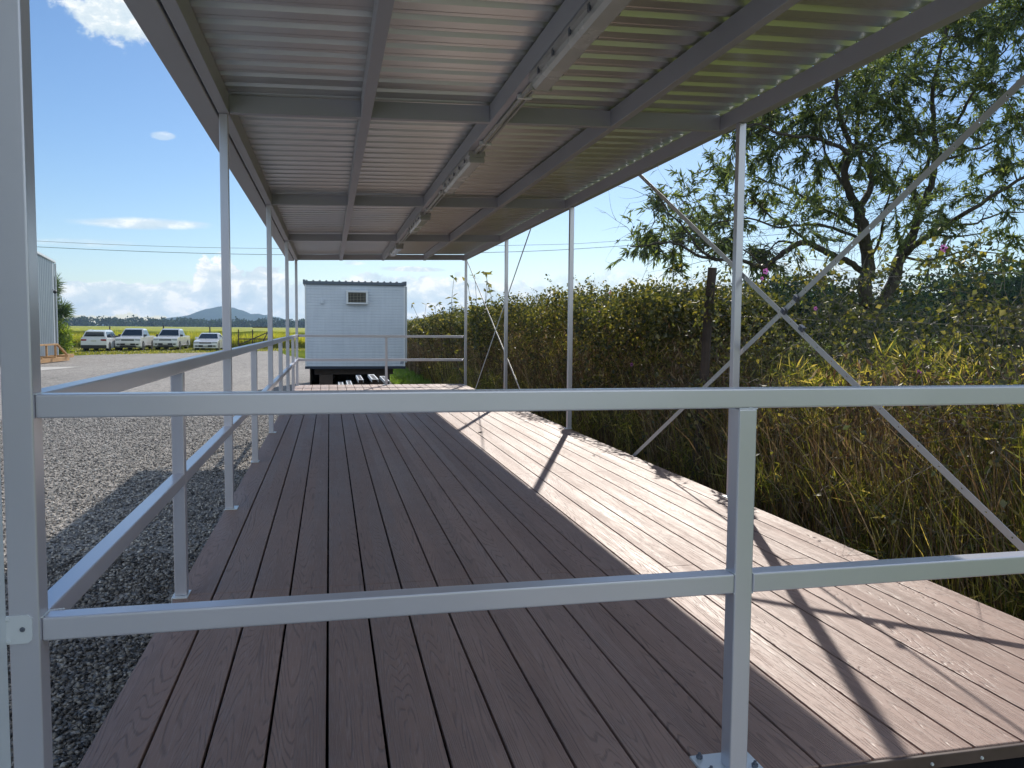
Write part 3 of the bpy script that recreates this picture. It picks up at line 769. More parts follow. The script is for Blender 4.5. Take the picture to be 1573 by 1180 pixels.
# ---------------------------------------------------------------- portable site building
pb = thing('portable_building', (.77, 27.9, G), 'white ribbed portable building with a slate roof trim beyond the deck', 'portable building')
px0, px1, py0, py1, pz0, pz1 = -.70, 2.25, 24.9, 30.9, -.02, 2.42
bm = BM()
rp = .082; prof = [(py0 + .03, pz0)]
z = pz0
while z < pz1 - .01:
    prof += [(py0, z + .006), (py0, z + rp - .014), (py0 + .009, z + rp - .008)]
    z += rp
prof = [q for q in prof if q[1] <= pz1] + [(py0 + .03, pz1)]
prism(bm, prof, 'X', px0 + .02, px1 - .02)
obj('wall', bm, M_SIDING, pb)
bm = BM(); box(bm, px0, px1, py0 + .031, py1, pz0, pz1 - .001, .01, 1); obj('wall', bm, M_SIDING, pb)
bm = BM()
for x in (px0, px1 - .045): box(bm, x, x + .045, py0 - .012, py0 + .0305, pz0, pz1, .003, 1)
explode(obj('corner_trim', bm, M_WHITE, pb))
bm = BM(); box(bm, px0 - .05, px1 + .04, py0 - .05, py1 + .05, pz1 + .001, pz1 + .085, .004, 1)
rf = obj('roof_trim', bm, M_ROOFBLUE, pb)
bm = BM()
for k in range(16):
    x = px0 + .06 + k * (px1 - px0 - .12) / 15
    prism(bm, [(x - .035, pz1 + .086), (x - .014, pz1 + .118), (x + .014, pz1 + .118), (x + .035, pz1 + .086)], 'Y', py0 - .045, py1)
for x in (px0 - .05, px1 - .03): box(bm, x, x + .07, py0 - .055, py0 + .02, pz1 + .06, pz1 + .125)
explode(obj('roof_rib', bm, M_ROOFBLUE, rf))
bm = BM(); box(bm, px0 - .01, px1 + .01, py0 - .015, py1, pz0 - .075, pz0 - .001, .004, 1); obj('base_rail', bm, simple('navy_chassis', (.02, .03, .055), .5), pb)
for y in (py0 + .35, py0 + 2.9, py1 - .5):
    bm = BM(); box(bm, px0 + .26, px1 - .35, y - .1, y + .1, pz0 - .255, pz0 - .076, .006, 1); obj('bearer', bm, M_DARKTIMBER, pb)
    for x in (px0 + .6, px1 - .65):
        bm = BM(); box(bm, x - .2, x + .2, y - .19, y + .19, G, pz0 - .256, .01, 1); obj('support_block', bm, M_DARKTIMBER, pb)
bm = BM(); box(bm, px0 + .1, px1 - .1, py1 - .2, py1 - .16, G, pz0 - .08); box(bm, px0 + .1, px0 + .14, py0 + 1.2, py1 - .21, G, pz0 - .08); obj('shade_boards', bm, M_DARKTIMBER, pb)  # boards added to block the lit ground behind and keep underneath dark
# window air conditioner (fixed in the wall)
ac = thing('air_conditioner', (.80, py0 - .06, 2.05), 'white window air conditioner with dark grille high on the portable building', 'air conditioner')
ax0, ax1, az0, az1 = .495, 1.135, 1.84, 2.245
bm = BM()
t_ = .06
for (a, b, c, d) in ((ax0, ax1, az1 - t_, az1), (ax0, ax1, az0, az0 + t_ * .8), (ax0, ax0 + t_, az0 + t_ * .8 + .001, az1 - t_ - .001), (ax1 - t_, ax1, az0 + t_ * .8 + .001, az1 - t_ - .001)):
    box(bm, a, b, py0 - .16, py0 - .014, c, d, .006, 1)
obj('housing', bm, M_WHITE, ac)
bm = BM(); box(bm, ax0 + t_ + .001, ax1 - t_ - .001, py0 - .10, py0 - .013, az0 + .049, az1 - t_ - .001); obj('coil', bm, M_BLACKPL, ac)
bm = BM()
for k in range(6): zz = az0 + .085 + k * .046; box(bm, ax0 + t_, ax1 - t_, py0 - .135, py0 - .120, zz, zz + .010)
for k in range(5): xx = ax0 + t_ + .06 + k * .1; box(bm, xx, xx + .008, py0 - .119, py0 - .108, az0 + .05, az1 - t_)
obj('grille', bm, simple('grille_beige', (.28, .27, .22), .5), ac)
wb = obj('junction_box', (lambda b: (box(b, -.24, -.15, py0 - .05, py0 - .001, 1.84, 1.98, .008, 1), b)[1])(BM()), M_SIDING, pb)
bm = BM()
for k in range(4): bar(bm, (2.10 + k * .028, py0 - .003, .05), (2.13 + k * .028, py0 - .003, .13 + .01 * k), .004, .012)
obj('maker_mark', bm, simple('navy_mark', (.05, .08, .16), .5), pb)
bm = BM(); tube(bm, [(px1 + .035, py0 + .05, .1), (px1 + .035, py0 + .05, 2.40)], .03, 10); obj('downpipe', bm, M_SHEDTRIM, pb)

# stack of white steel sections lying before the portable
CH = []
for i, (x, zt, L, lb) in enumerate(((.27, -.24, 1.8, 'leftmost, lowest white slotted steel section in the stack beyond the far railing'), (.47, -.21, 1.9, 'second from left white slotted steel section in the stack beyond the far railing'),
                              (.72, -.08, 2.0, 'middle white slotted steel section of the stack, tallest on its left side'), (1.05, -.07, 2.1, 'wide white steel section right of the middle of the stack'), (1.33, -.11, 2.0, 'rightmost white steel section in the stack by the far rail post'))):
    w = .12 if i != 3 else .16; yb = 19.4
    t = thing('steel_section', (x, yb, zt), lb, 'steel section', 'white steel sections stacked beyond the deck')
    bm = BM()
    prism(bm, [(x - w / 2, zt), (x + w / 2, zt), (x + w / 2, zt - .07), (x + w / 2 - .004, zt - .07), (x + w / 2 - .004, zt - .004), (x - w / 2 + .004, zt - .004), (x - w / 2 + .004, zt - .07), (x - w / 2, zt - .07)], 'Y', yb, yb + L)
    obj('channel', bm, M_WHITE, t)
    bm = BM()
    for k in range(7): box(bm, x - w * .28, x + w * .28, yb + .12 + k * .25, yb + .24 + k * .25, zt + .001, zt + .004)
    explode(obj('slot', bm, M_DARKSTEEL, t))
tr = thing('trestle', (.8, 20.2, G), 'dark low trestle under the white steel sections', 'trestle')
for y in (19.7, 20.8):
    bm = BM(); box(bm, .12, 1.45, y - .05, y + .05, -.45, -.375, .004, 1)
    for x in (.2, 1.35): box(bm, x - .04, x + .04, y - .04, y + .04, G, -.451, .004, 1)
    for x, zt in ((.72, -.08), (1.05, -.07), (1.33, -.11)): box(bm, x - .05, x + .05, y - .04, y + .04, -.374, zt - .005, .002, 1)
    for x, zt in ((.27, -.24), (.47, -.21)): box(bm, x - .05, x + .05, y - .04, y + .04, -.374, zt - .005, .002, 1)
    obj('trestle_frame', bm, M_DARKTIMBER, tr)

# ---------------------------------------------------------------- zinc shed on the left
sh = thing('shed', (-19.5, 52, G), 'tall grey corrugated metal shed at the left edge', 'shed')
A = Vector((-15.0, 46.0, 0)); B = Vector((-16.92, 56.6, 0)); d = (B - A); Ls = d.length; d.normalize(); nrm = Vector((d.y, -d.x, 0))
def corr_wall(A, d, L, z0, z1a, z1b, nrm, name):
    bm = BM(); prev = None; n = int(L / .36)
    for i in range(n * 2 + 1):
        s = L * i / (n * 2); off = .07 * (1 if (i // 1) % 4 in (0, 1) else -.0)
        p = A + d * s + nrm * off; zt = z1a + (z1b - z1a) * s / L
        a = bm.verts.new((p.x, p.y, z0)); b = bm.verts.new((p.x, p.y, zt))
        if prev: bm.faces.new((prev[0], a, b, prev[1]))
        prev = (a, b)
    return obj(name, bm, M_SHED, sh)
corr_wall(A, d, Ls, G, 4.98, 5.02, nrm, 'wall')
C2 = B - nrm * 9; corr_wall(B, -nrm, 9, G, 5.02, 5.9, d, 'wall')
bm = BM(); bar(bm, A + Vector((0, 0, 5.07)) + nrm * .08, B + Vector((0, 0, 5.11)) + nrm * .08 + d * .1, .14, .13, .01); obj('gutter', bm, M_SHEDTRIM, sh)
bm = BM()
P0 = A + Vector((0, 0, 5.14)); P1 = B + Vector((0, 0, 5.18)); P2 = P1 - nrm * 9 + Vector((0, 0, 1.1)); P3 = P0 - nrm * 9 + Vector((0, 0, 1.1))
lo = [bm.verts.new(v) for v in (P0, P1, P2, P3)]; hi = [bm.verts.new(v + Vector((0, 0, .06))) for v in (P0, P1, P2, P3)]
bm.faces.new(lo); bm.faces.new(hi[::-1])
for i in range(4): bm.faces.new((lo[i], lo[(i + 1) % 4], hi[(i + 1) % 4], hi[i]))
obj('roof', bm, M_SHED, sh)
bm = BM(); q = B - d * .06 + nrm * .13; tube(bm, [(q.x, q.y, G), (q.x, q.y, 5.0)], .055, 10); obj('downpipe', bm, M_SHEDTRIM, sh)
bm = BM(); q = B - d * .9 + nrm * .045; box(bm, q.x - .02, q.x + .02, q.y - .12, q.y + .12, G, 4.95); obj('corner_flashing', bm, M_SHEDTRIM, sh)
cc = thing('security_camera', tuple(B - d * 1.35 + nrm * .2 + Vector((0, 0, 3.2))), 'small dome security camera high on the metal shed wall', 'camera')
q = B - d * 1.35 + nrm * .2
bm = BM(); box(bm, q.x - .16, q.x - .02, q.y - .05, q.y + .05, 3.26, 3.36, .01, 1); obj('arm', bm, M_WHITE, cc)
bm = BM(); v = bmesh.ops.create_uvsphere(bm, u_segments=14, v_segments=8, radius=.11)['verts']; bmesh.ops.translate(bm, vec=(q.x + .02, q.y, 3.18), verts=v); obj('dome', bm, M_BLACKPL, cc, True)
# orange timber frame leaning by the shed
tf = thing('timber_frame', (-14.6, 48.5, G), 'orange timber frame lying at the foot of the metal shed', 'timber frame')
def tb(name, a, b, w=.14, h=.14):
    bm = BM(); bar(bm, a, b, w, h, .006); obj(name, bm, M_TIMBER, tf)
xa, xb = -15.0, -14.15
tb('skid', (-14.55, 44.5, G + .14), (-14.25, 49.7, G + .14), .2, .2)
tb('skid', (-15.05, 44.5, G + .22), (-14.75, 52.3, G + .22), .2, .2)
tb('top_rail', (-14.72, 44.5, G + .95), (-14.52, 48.9, G + .95), .1, .09)
tb('strut', (-14.52, 48.9, G + .93), (-14.32, 49.9, G + .33), .1, .1)
for k in range(4): tb('upright', (-14.70 + .05 * k, 44.9 + k * 1.25, G + .24), (-14.70 + .05 * k, 44.9 + k * 1.25, G + .90), .09, .09)
for k in range(3): tb('cross_piece', (-15.1 + .05 * k, 45.4 + k * 1.9, G + .30), (-14.2 + .05 * k, 45.5 + k * 1.9, G + .30), .12, .1)

# ---------------------------------------------------------------- vehicles
def arc(cx, cz, r, a0, a1, n): return [(cx + r * math.cos(R(a0 + (a1 - a0) * i / n)), cz + r * math.sin(R(a0 + (a1 - a0) * i / n))) for i in range(n + 1)]
def vehicle(name, label, kind, loc, rz):
    """length along local Y, front towards -Y"""
    t = thing(name, (0, 0, 0), label, {'suv': 'car', 'ute': 'pickup truck', 'sedan': 'car'}[kind], 'white vehicles parked along the fence')
    if kind == 'suv':
        Lh, Wd, H, gc, wr, belt = 2.2, .91, 1.66, .26, .35, 1.02; fx, rx = -1.32, 1.32
        top = [(-2.2, .62), (-2.15, .86), (-1.95, .96), (-1.05, belt + .02), (2.0, belt + .06), (2.18, .95), (2.2, .55)]
        cab = [(-1.15, belt), (-.35, H - .04), (.2, H), (1.45, H - .04), (1.75, H - .12), (2.12, belt + .04)]
    elif kind == 'ute':
        Lh, Wd, H, gc, wr, belt = 2.6, .93, 1.79, .34, .385, 1.13; fx, rx = -1.62, 1.48
        top = [(-2.6, .66), (-2.57, 1.0), (-2.35, 1.09), (-1.3, belt + .02), (.95, belt + .03), (1.0, 1.16), (2.58, 1.16), (2.6, .6)]
        cab = [(-1.35, belt), (-.55, H - .05), (-.1, H), (.65, H - .03), (1.02, belt + .02)]
    else:
        Lh, Wd, H, gc, wr, belt = 2.45, .93, 1.46, .2, .335, .93; fx, rx = -1.45, 1.45
        top = [(-2.45, .5), (-2.4, .70), (-2.2, .80), (-1.05, belt), (1.5, belt + .06), (2.35, belt + .03), (2.45, .55)]
        cab = [(-1.1, belt), (-.2, H - .04), (.3, H), (.9, H - .05), (1.85, belt + .05)]
    # lower body with wheel arches cut in the outline
    prof = list(top) + [(Lh - .04, gc + .04)]
    prof += [(rx + wr * 1.18, gc)] + arc(rx, wr, wr * 1.18, -15, 195, 10) + [(rx - wr * 1.18, gc)]
    prof += [(fx + wr * 1.18, gc)] + arc(fx, wr, wr * 1.18, -15, 195, 10) + [(fx - wr * 1.18, gc), (-Lh + .05, gc + .04)]
    bm = BM()
    secs = [(-Wd, .97, -.02), (-Wd * .99, 1, 0), (-Wd * .6, 1.01, .015), (Wd * .6, 1.01, .015), (Wd * .99, 1, 0), (Wd, .97, -.02)]
    rings = []
    for x, sy, dz in secs:
        rings.append([bm.verts.new((x, y * (sy if abs(y) > Lh - .5 else 1), z + (dz if z > .8 else 0))) for y, z in prof])
    n = len(prof)
    for a, b in zip(rings[:-1], rings[1:]):
        for i in range(n): bm.faces.new((a[i], a[(i + 1) % n], b[(i + 1) % n], b[i]))
    bm.faces.new(rings[0][::-1]); bm.faces.new(rings[-1])
    body = obj('body', bm, M_CARWHITE, t)
    # cabin
    bm = BM(); rings = []
    for s, k in ((-1, 0), (1, 0)):
        r_ = []
        for y, z in cab:
            f = (z - belt) / (H - belt)
            r_.append(bm.verts.new((s * (Wd - .05 - .20 * max(0, f)), y, z)))
        rings.append(r_)
    n = len(cab)
    for i in range(n): bm.faces.new((rings[0][i], rings[0][(i + 1) % n], rings[1][(i + 1) % n], rings[1][i]))
    bm.faces.new(rings[0][::-1]); bm.faces.new(rings[1])
    bmesh.ops.bevel(bm, geom=[e for e in bm.edges], offset=.03, segments=2, affect='EDGES')
    cabo = obj('cabin_shell', bm, M_CARWHITE, t)
    def cpt(y, z, s, out=.008):
        f = (z - belt) / (H - belt); return Vector((s * (Wd - .05 - .20 * max(0, f) + out), y, z))
    def panel(name, P, mt, th=None):
        bm = BM(); P = [Vector(p) for p in P]; nn = (P[1] - P[0]).cross(P[2] - P[0]).normalized() * .006
        lo = [bm.verts.new(p) for p in P]; hi = [bm.verts.new(p + nn) for p in P]
        bm.faces.new(lo[::-1]); bm.faces.new(hi)
        for i in range(len(P)): bm.faces.new((lo[i], lo[(i + 1) % len(P)], hi[(i + 1) % len(P)], hi[i]))
        return obj(name, bm, mt, t)
    # windscreen and rear window
    def slab_on(e0, e1, name, a=.12, b=.9, out=.012):
        (y0, z0), (y1, z1) = e0, e1
        dv = Vector((0, y1 - y0, z1 - z0)); nn = Vector((0, -(z1 - z0), (y1 - y0))).normalized()
        if (nn.y < 0) != (y0 + y1 < .3): nn = -nn
        if kind == 'ute' and name == 'rear_window': nn = Vector((0, abs(nn.y), abs(nn.z)))
        pts = []
        for s, tt in ((-1, a), (1, a), (1, b), (-1, b)):
            y = y0 + (y1 - y0) * tt; z = z0 + (z1 - z0) * tt
            f = (z - belt) / (H - belt); pts.append(Vector((s * (Wd - .14 - .20 * max(0, f)), y, z)) + nn * out)
        bm = BM(); lo = [bm.verts.new(p) for p in pts]; hi = [bm.verts.new(p + nn * .01) for p in pts]
        bm.faces.new(lo); bm.faces.new(hi[::-1])
        for i in range(4): bm.faces.new((lo[i], lo[(i + 1) % 4], hi[(i + 1) % 4], hi[i]))
        obj(name, bm, M_GLASSDARK, t)
    slab_on(cab[0], cab[1], 'windscreen'); slab_on(cab[-1], cab[-2], 'rear_window', .15 if kind != 'suv' else .2, .9)
    yf, yr = cab[0][0], cab[-1][0]
    zt = H - .14; zl = belt + .05
    mid = {'suv': .35, 'ute': -.05, 'sedan': .35}[kind]
    ytf = cab[0][0] + (cab[1][0] - cab[0][0]) * .85; ytr = {'suv': 1.55, 'ute': .66, 'sedan': .95}[kind]; ybr = {'suv': 1.75, 'ute': .85, 'sedan': 1.25}[kind]
    for s in (-1, 1):
        for (a0, a1, b1, b0) in (((yf + .25, mid - .04, mid - .04, ytf + .05)), ((mid + .04, ybr, ytr, mid + .04))):
            P = [cpt(a0, zl, s), cpt(a1, zl, s), cpt(b1, zt, s), cpt(b0, zt, s)]
            if s < 0: P = P[::-1]
            panel('side_window', P, M_GLASSDARK)
        bm = BM(); box(bm, s * (Wd + .02) - .11, s * (Wd + .02) + .11, yf + .22, yf + .36, belt + .02, belt + .19, .03, 2); obj('wing_mirror', bm, M_BLACKPL if kind != 'sedan' else M_CARWHITE, t)
        for cy in (fx, rx):
            bm = BM(); v = bmesh.ops.create_cone(bm, cap_ends=True, segments=28, radius1=wr, radius2=wr, depth=.24)['verts']
            bmesh.ops.rotate(bm, cent=(0, 0, 0), matrix=Matrix.Rotation(R(90), 3, 'Y'), verts=v)
            bmesh.ops.translate(bm, vec=(s * (Wd - .12), cy, wr), verts=v)
            wh = obj('wheel', bm, M_RUBBER, t)
            bm = BM()
            for k in range(6):
                a = k * math.pi / 3
                c_ = Vector((s * (Wd + .004), cy, wr)); bar(bm, c_, c_ + Vector((0, math.cos(a), math.sin(a))) * wr * .64, .012, .07)
            v = bmesh.ops.create_cone(bm, cap_ends=True, segments=20, radius1=wr * .66, radius2=wr * .6, depth=.01)['verts']
            bmesh.ops.rotate(bm, cent=(0, 0, 0), matrix=Matrix.Rotation(R(90), 3, 'Y'), verts=v); bmesh.ops.translate(bm, vec=(s * (Wd + .002), cy, wr), verts=v)
            obj('rim', bm, M_RIM, wh)
        for yy in (mid,):
            for dy in (.25, -.75):
                bm = BM(); box(bm, s * (Wd + .012) - .012, s * (Wd + .012) + .012, yy + dy, yy + dy + .16, belt - .13, belt - .10, .004, 1); obj('door_handle', bm, M_CHROME, t)
        if kind == 'ute':
            bm = BM(); tube(bm, [(s * (Wd + .06), fx + .55, .42), (s * (Wd + .06), rx - .55, .42)], .045, 8); obj('side_step', bm, M_BLACKPL, t)
    e = Lh
    hz = {'suv': .80, 'ute': .90, 'sedan': .68}[kind]
    for s in (-1, 1):
        bm = BM(); box(bm, s * (Wd - .22) - .20, s * (Wd - .22) + .20, -e - .012, -e + .22, hz - .065, hz + .075, .03, 2); obj('headlight', bm, M_HEAD, t)
        bm = BM(); box(bm, s * (Wd - .24) - .11, s * (Wd - .24) + .11, -e - .02, -e + .08, gc + .15, gc + .25, .02, 2); obj('fog_lamp', bm, M_BLACKPL, t)
        bm = BM()
        if kind == 'ute': box(bm, s * (Wd - .09) - .08, s * (Wd - .09) + .08, e - .08, e + .012, .80, 1.10, .02, 2)
        else: box(bm, s * (Wd - .22) - .20, s * (Wd - .22) + .20, e - .25, e + .012, belt - .19, belt - .05, .03, 2)
        obj('tail_light', bm, M_TAIL, t)
    bm = BM(); box(bm, -Wd + .45, Wd - .45, -e - .018, -e + .1, hz - .08, hz + .05, .02, 2); obj('grille', bm, M_BLACKPL, t)
    bm = BM(); box(bm, -Wd + .38, Wd - .38, -e - .025, -e + .1, gc + .12, gc + .28, .02, 2); obj('lower_grille', bm, M_BLACKPL, t)
    bm = BM(); box(bm, -Wd + .5, Wd - .5, -e - .028, -e + .08, hz - .012, hz + .018, .004, 1); obj('grille_bar', bm, M_CHROME, t)
    bm = BM(); box(bm, -.19, .19, -e - .036, -e - .0255, gc + .16, gc + .27, .003, 1); obj('number_plate', bm, M_PLATEW, t)
    pz = {'suv': .78, 'ute': .58, 'sedan': .62}[kind]
    bm = BM(); box(bm, -.19, .19, e + .013, e + .024, pz, pz + .12, .003, 1); obj('number_plate', bm, M_PLATEW, t)
    if kind == 'suv':
        bm = BM(); box(bm, -Wd + .02, Wd - .02, e - .12, e + .022, gc - .01, gc + .26, .02, 2); obj('rear_bumper', bm, M_BLACKPL, t)
        bm = BM(); box(bm, -.62, .62, 2.0, 2.14, H - .16, H - .10, .02, 1); obj('roof_spoiler', bm, M_CARWHITE, t)
        for s in (-1, 1):
            bm = BM(); tube(bm, [(s * .62, -.2, H + .015), (s * .62, .2, H + .03), (s * .62, 1.3, H + .01)], .014, 6); obj('roof_rail', bm, M_CHROME, t)
    if kind == 'ute':
        bm = BM(); box(bm, -Wd + .1, Wd - .1, 1.15, 2.5, 1.161, 1.19, .01, 1); obj('tub_cover', bm, M_BLACKPL, t)
        bm = BM(); box(bm, -.6, .6, -e - .03, -e + .3, gc - .04, gc + .10, .02, 1); obj('bash_plate', bm, M_BLACKPL, t)
    t.location = loc; t.rotation_euler = (0, 0, rz)
    return t
CZ = G - .012
vehicle('parked_car', 'white hatchback SUV parked tail first, leftmost of the parked vehicles', 'suv', (-17.45, 69.6, CZ), R(180 - 1))
vehicle('parked_pickup', 'white dual cab pickup with the shiny chrome grille bar, beside the SUV', 'ute', (-15.45, 71.8, CZ), R(-1))
vehicle('parked_pickup', 'white dual cab pickup parked between the other pickup and the low sedan', 'ute', (-12.95, 73.5, CZ), R(-2))
vehicle('parked_car', 'low white sedan, rightmost vehicle of the parked row', 'sedan', (-9.85, 72.9, CZ), R(-1))
# ---------------------------------------------------------------- vegetation helpers (numpy)
def blades(name, base, length, width, lean_dir, lean, rnd, mt, seg=3, droop=.5, parent=None, twist=None):
    """curved tapering blades; base (N,3), length/width/lean (N,), lean_dir (N,2)"""
    N_ = len(base); ts = np.linspace(0, 1, seg + 1)
    side = np.stack([-lean_dir[:, 1], lean_dir[:, 0]], 1)
    if twist is not None:
        ca, sa = np.cos(twist)[:, None], np.sin(twist)[:, None]
        side = np.concatenate([side[:, :1] * ca - side[:, 1:] * sa, side[:, :1] * sa + side[:, 1:] * ca], 1)
    V = np.zeros((N_, seg + 1, 2, 3))
    for i, t in enumerate(ts):
        h = length * (t - droop * lean * t ** 3 * .5)
        o = length * lean * t ** 1.8
        c = np.stack([base[:, 0] + lean_dir[:, 0] * o, base[:, 1] + lean_dir[:, 1] * o, base[:, 2] + h], 1)
        w = width * (1 - t ** 2.2 * .92) * .5
        V[:, i, 0, :2] = c[:, :2] - side * w[:, None]; V[:, i, 1, :2] = c[:, :2] + side * w[:, None]
        V[:, i, :, 2] = c[:, 2][:, None]
    V = V.reshape(-1, 3)
    F = []
    idx = (np.arange(N_) * (seg + 1) * 2)[:, None]
    for i in range(seg):
        F.append(np.concatenate([idx + 2 * i, idx + 2 * i + 1, idx + 2 * i + 3, idx + 2 * i + 2], 1))
    F = np.concatenate(F)
    me = raw_mesh(name, V, F, 4, {'rnd': np.repeat(rnd, (seg + 1) * 2)})
    return finish(name, me, mt, parent)

def leaves(name, pos, direc, length, width, rnd, mt, parent=None, fold=.25, curve=.0):
    """leaf = 2 quads along a direction with folded midrib, N leaves"""
    N_ = len(pos); d = direc / np.linalg.norm(direc, axis=1, keepdims=True)
    up = RNG.normal(0, 1, (N_, 3)); s = np.cross(d, up); s /= np.linalg.norm(s, axis=1, keepdims=True) + 1e-9
    n = np.cross(s, d)
    L = length[:, None]; Wd = width[:, None]
    p0 = pos; p3 = pos + d * L + n * L * curve
    m_ = pos + d * L * .45 + n * L * curve * -.6
    a = m_ + s * Wd * .5 + n * Wd * fold; b = m_ - s * Wd * .5 + n * Wd * fold
    V = np.stack([p0, a, p3, b, m_], 1).reshape(-1, 3)
    i = (np.arange(N_) * 5)[:, None]
    F = np.concatenate([np.concatenate([i, i + 1, i + 4], 1), np.concatenate([i + 1, i + 2, i + 4], 1), np.concatenate([i + 2, i + 3, i + 4], 1), np.concatenate([i + 3, i, i + 4], 1)])
    me = raw_mesh(name, V, F, 3, {'rnd': np.repeat(rnd, 5)})
    return finish(name, me, mt, parent)

def unit(a): return a / (np.linalg.norm(a, axis=1, keepdims=True) + 1e-9)
def rdir(n):
    a = RNG.random(n) * 2 * np.pi; return np.stack([np.cos(a), np.sin(a)], 1)

# ---------------------------------------------------------------- the big tree beyond the fence
tree = thing('broadleaf_tree', (9.07, 12.14, G), 'tall open crowned tree with narrow leaves beyond the vine covered fence', 'tree')
bmT = BM()
limb_pts = []
for li, limb in enumerate(LIMBS):
    P = [Vector(q[:3]) for q in limb]; Rr = [q[3] * .74 for q in limb]
    # subdivide with a little wobble
    Q, RR = [], []
    for i in range(len(P) - 1):
        for k in range(4):
            t = k / 4; q = P[i].lerp(P[i + 1], t)
            # catmull smoothing
            p0 = P[max(0, i - 1)]; p3 = P[min(len(P) - 1, i + 2)]
            q = .5 * ((2 * P[i]) + (P[i + 1] - p0) * t + (2 * p0 - 5 * P[i] + 4 * P[i + 1] - p3) * t * t + (3 * P[i] - p0 - 3 * P[i + 1] + p3) * t ** 3)
            if k: q = q + Vector([random.uniform(-1, 1) for _ in range(3)]) * .02
            Q.append(q); RR.append(Rr[i] + (Rr[i + 1] - Rr[i]) * t)
    Q.append(P[-1]); RR.append(Rr[-1])
    tube(bmT, Q, RR, 9 if RR[0] > .06 else 7)
    for q, r_ in zip(Q, RR):
        if li > 1 or True: limb_pts.append((q, r_))
# second leaning stem foot
obj('trunk', bmT, M_BARK, tree, True)
bmB = BM()
cand = [(q, r_) for q, r_ in limb_pts if r_ < .13]
leaf_P, leaf_D = [], []
def curved(a, b, sag, n=6):
    mid_off = Vector([random.uniform(-1, 1) for _ in range(3)]) * (b - a).length * .12 + Vector((0, 0, sag))
    return [a.lerp(b, t) + mid_off * math.sin(t * math.pi) for t in [k / n for k in range(n + 1)]]
def twig(a, dirv, L, r0, leafn, depth=0):
    """a thin arching shoot carrying leaves"""
    n = 5; p = a.copy(); d = dirv.normalized(); pts = [p.copy()]
    for k in range(n):
        d = (d + Vector([random.uniform(-1, 1) for _ in range(3)]) * .28 + Vector((0, 0, -.07))).normalized()
        p = p + d * L / n; pts.append(p.copy())
        if depth < 1 and random.random() < .55:
            twig(p.copy(), (d + Vector([random.uniform(-1, 1) for _ in range(3)]) * .9).normalized(), L * .6, r0 * .6, int(leafn * .6), depth + 1)
    tube(bmB, pts, [r0 * (1 - .8 * i / n) for i in range(n + 1)], 3, cap=False)
    for k in range(leafn):
        t = random.uniform(.25, 1) * n; i = min(n - 1, int(t)); q = pts[i].lerp(pts[i + 1], t - i)
        dd = (pts[i + 1] - pts[i]).normalized()
        leaf_P.append(tuple(q)); leaf_D.append(tuple(dd * .9 + Vector([random.gauss(0, .55) for _ in range(3)]) + Vector((0, 0, -.35))))
for (cx, cy, cz, cr) in CLUMPS:
    c = Vector((cx, cy, cz))
    near = sorted(cand, key=lambda q: (q[0] - c).length + (0 if q[0].z < c.z + .2 else .7))[:3]
    q, r_ = near[0]
    pts = curved(q, c, .1); rb = max(.008, min(.026, r_ * .5))
    tube(bmB, pts, [rb * (1 - .6 * k / 6) for k in range(7)], 5, cap=False)
    axis = (c - q).normalized()
    for k in range(int(27 * TREE_D * (1.35 if cz > 4.6 else .9))):
        o = Vector([random.gauss(0, 1) for _ in range(3)]).normalized()
        st = pts[random.choice((3, 4, 5, 6, 6))]
        dv = (o + axis * .5 + Vector((0, 0, .12))).normalized()
        twig(st.copy(), dv, cr * random.uniform(.7, 1.45), .0055, int(random.uniform(20, 46)))
# bare twigs along the limbs
for k in range(420):
    q, r_ = random.choice(cand); o = Vector([random.gauss(0, 1) for _ in range(3)]); o.z = abs(o.z) * .6
    twig(q.copy(), o, random.uniform(.4, 1.3), .006, random.choice((0, 0, 0, 5)))
obj('branch', bmB, M_BARK, tree)
lp = np.array(leaf_P); ld = unit(np.array(leaf_D)); n = len(lp)
leaves('crown', lp, ld, .095 + .085 * RNG.random(n), .020 + .016 * RNG.random(n), RNG.random(n) ** 1.3, M_TREELEAF, tree, .2, .12)
print('tree leaves', n)

# ---------------------------------------------------------------- boundary fence with barbed wire at X = 4
def wood_post(loc, top, lean, label, r=.042):
    t = thing('fence_post', loc, label, 'fence post', 'old fence posts in the vines')
    bm = BM(); a = Vector(loc); b = Vector((loc[0] + lean[0], loc[1] + lean[1], top))
    tube(bm, [a.lerp(b, k / 6) + Vector((random.uniform(-.008, .008), random.uniform(-.008, .008), 0)) for k in range(7)], [r * (1.12 - .15 * k / 6) for k in range(7)], 9)
    o = obj('post', bm, M_POSTWOOD, t); return t
posts = [((4.0, 1.2, G), 1.3, (0, 0), 'weathered fence post nearest the viewer, at the right'), ((3.40, 7.18, G), 1.715, (0, -.30), 'dark leaning fence post rising above the vines near the awning'),
         ((4.0, 21.0, G), 1.72, (.02, .1), 'thin fence post seen between the two farthest right awning posts'), ((4.0, 30.7, G), 1.70, (0, 0), 'farthest fence post, behind the portable building side')]
for l_, t_, ln, lb in posts: wood_post(l_, t_, ln, lb)
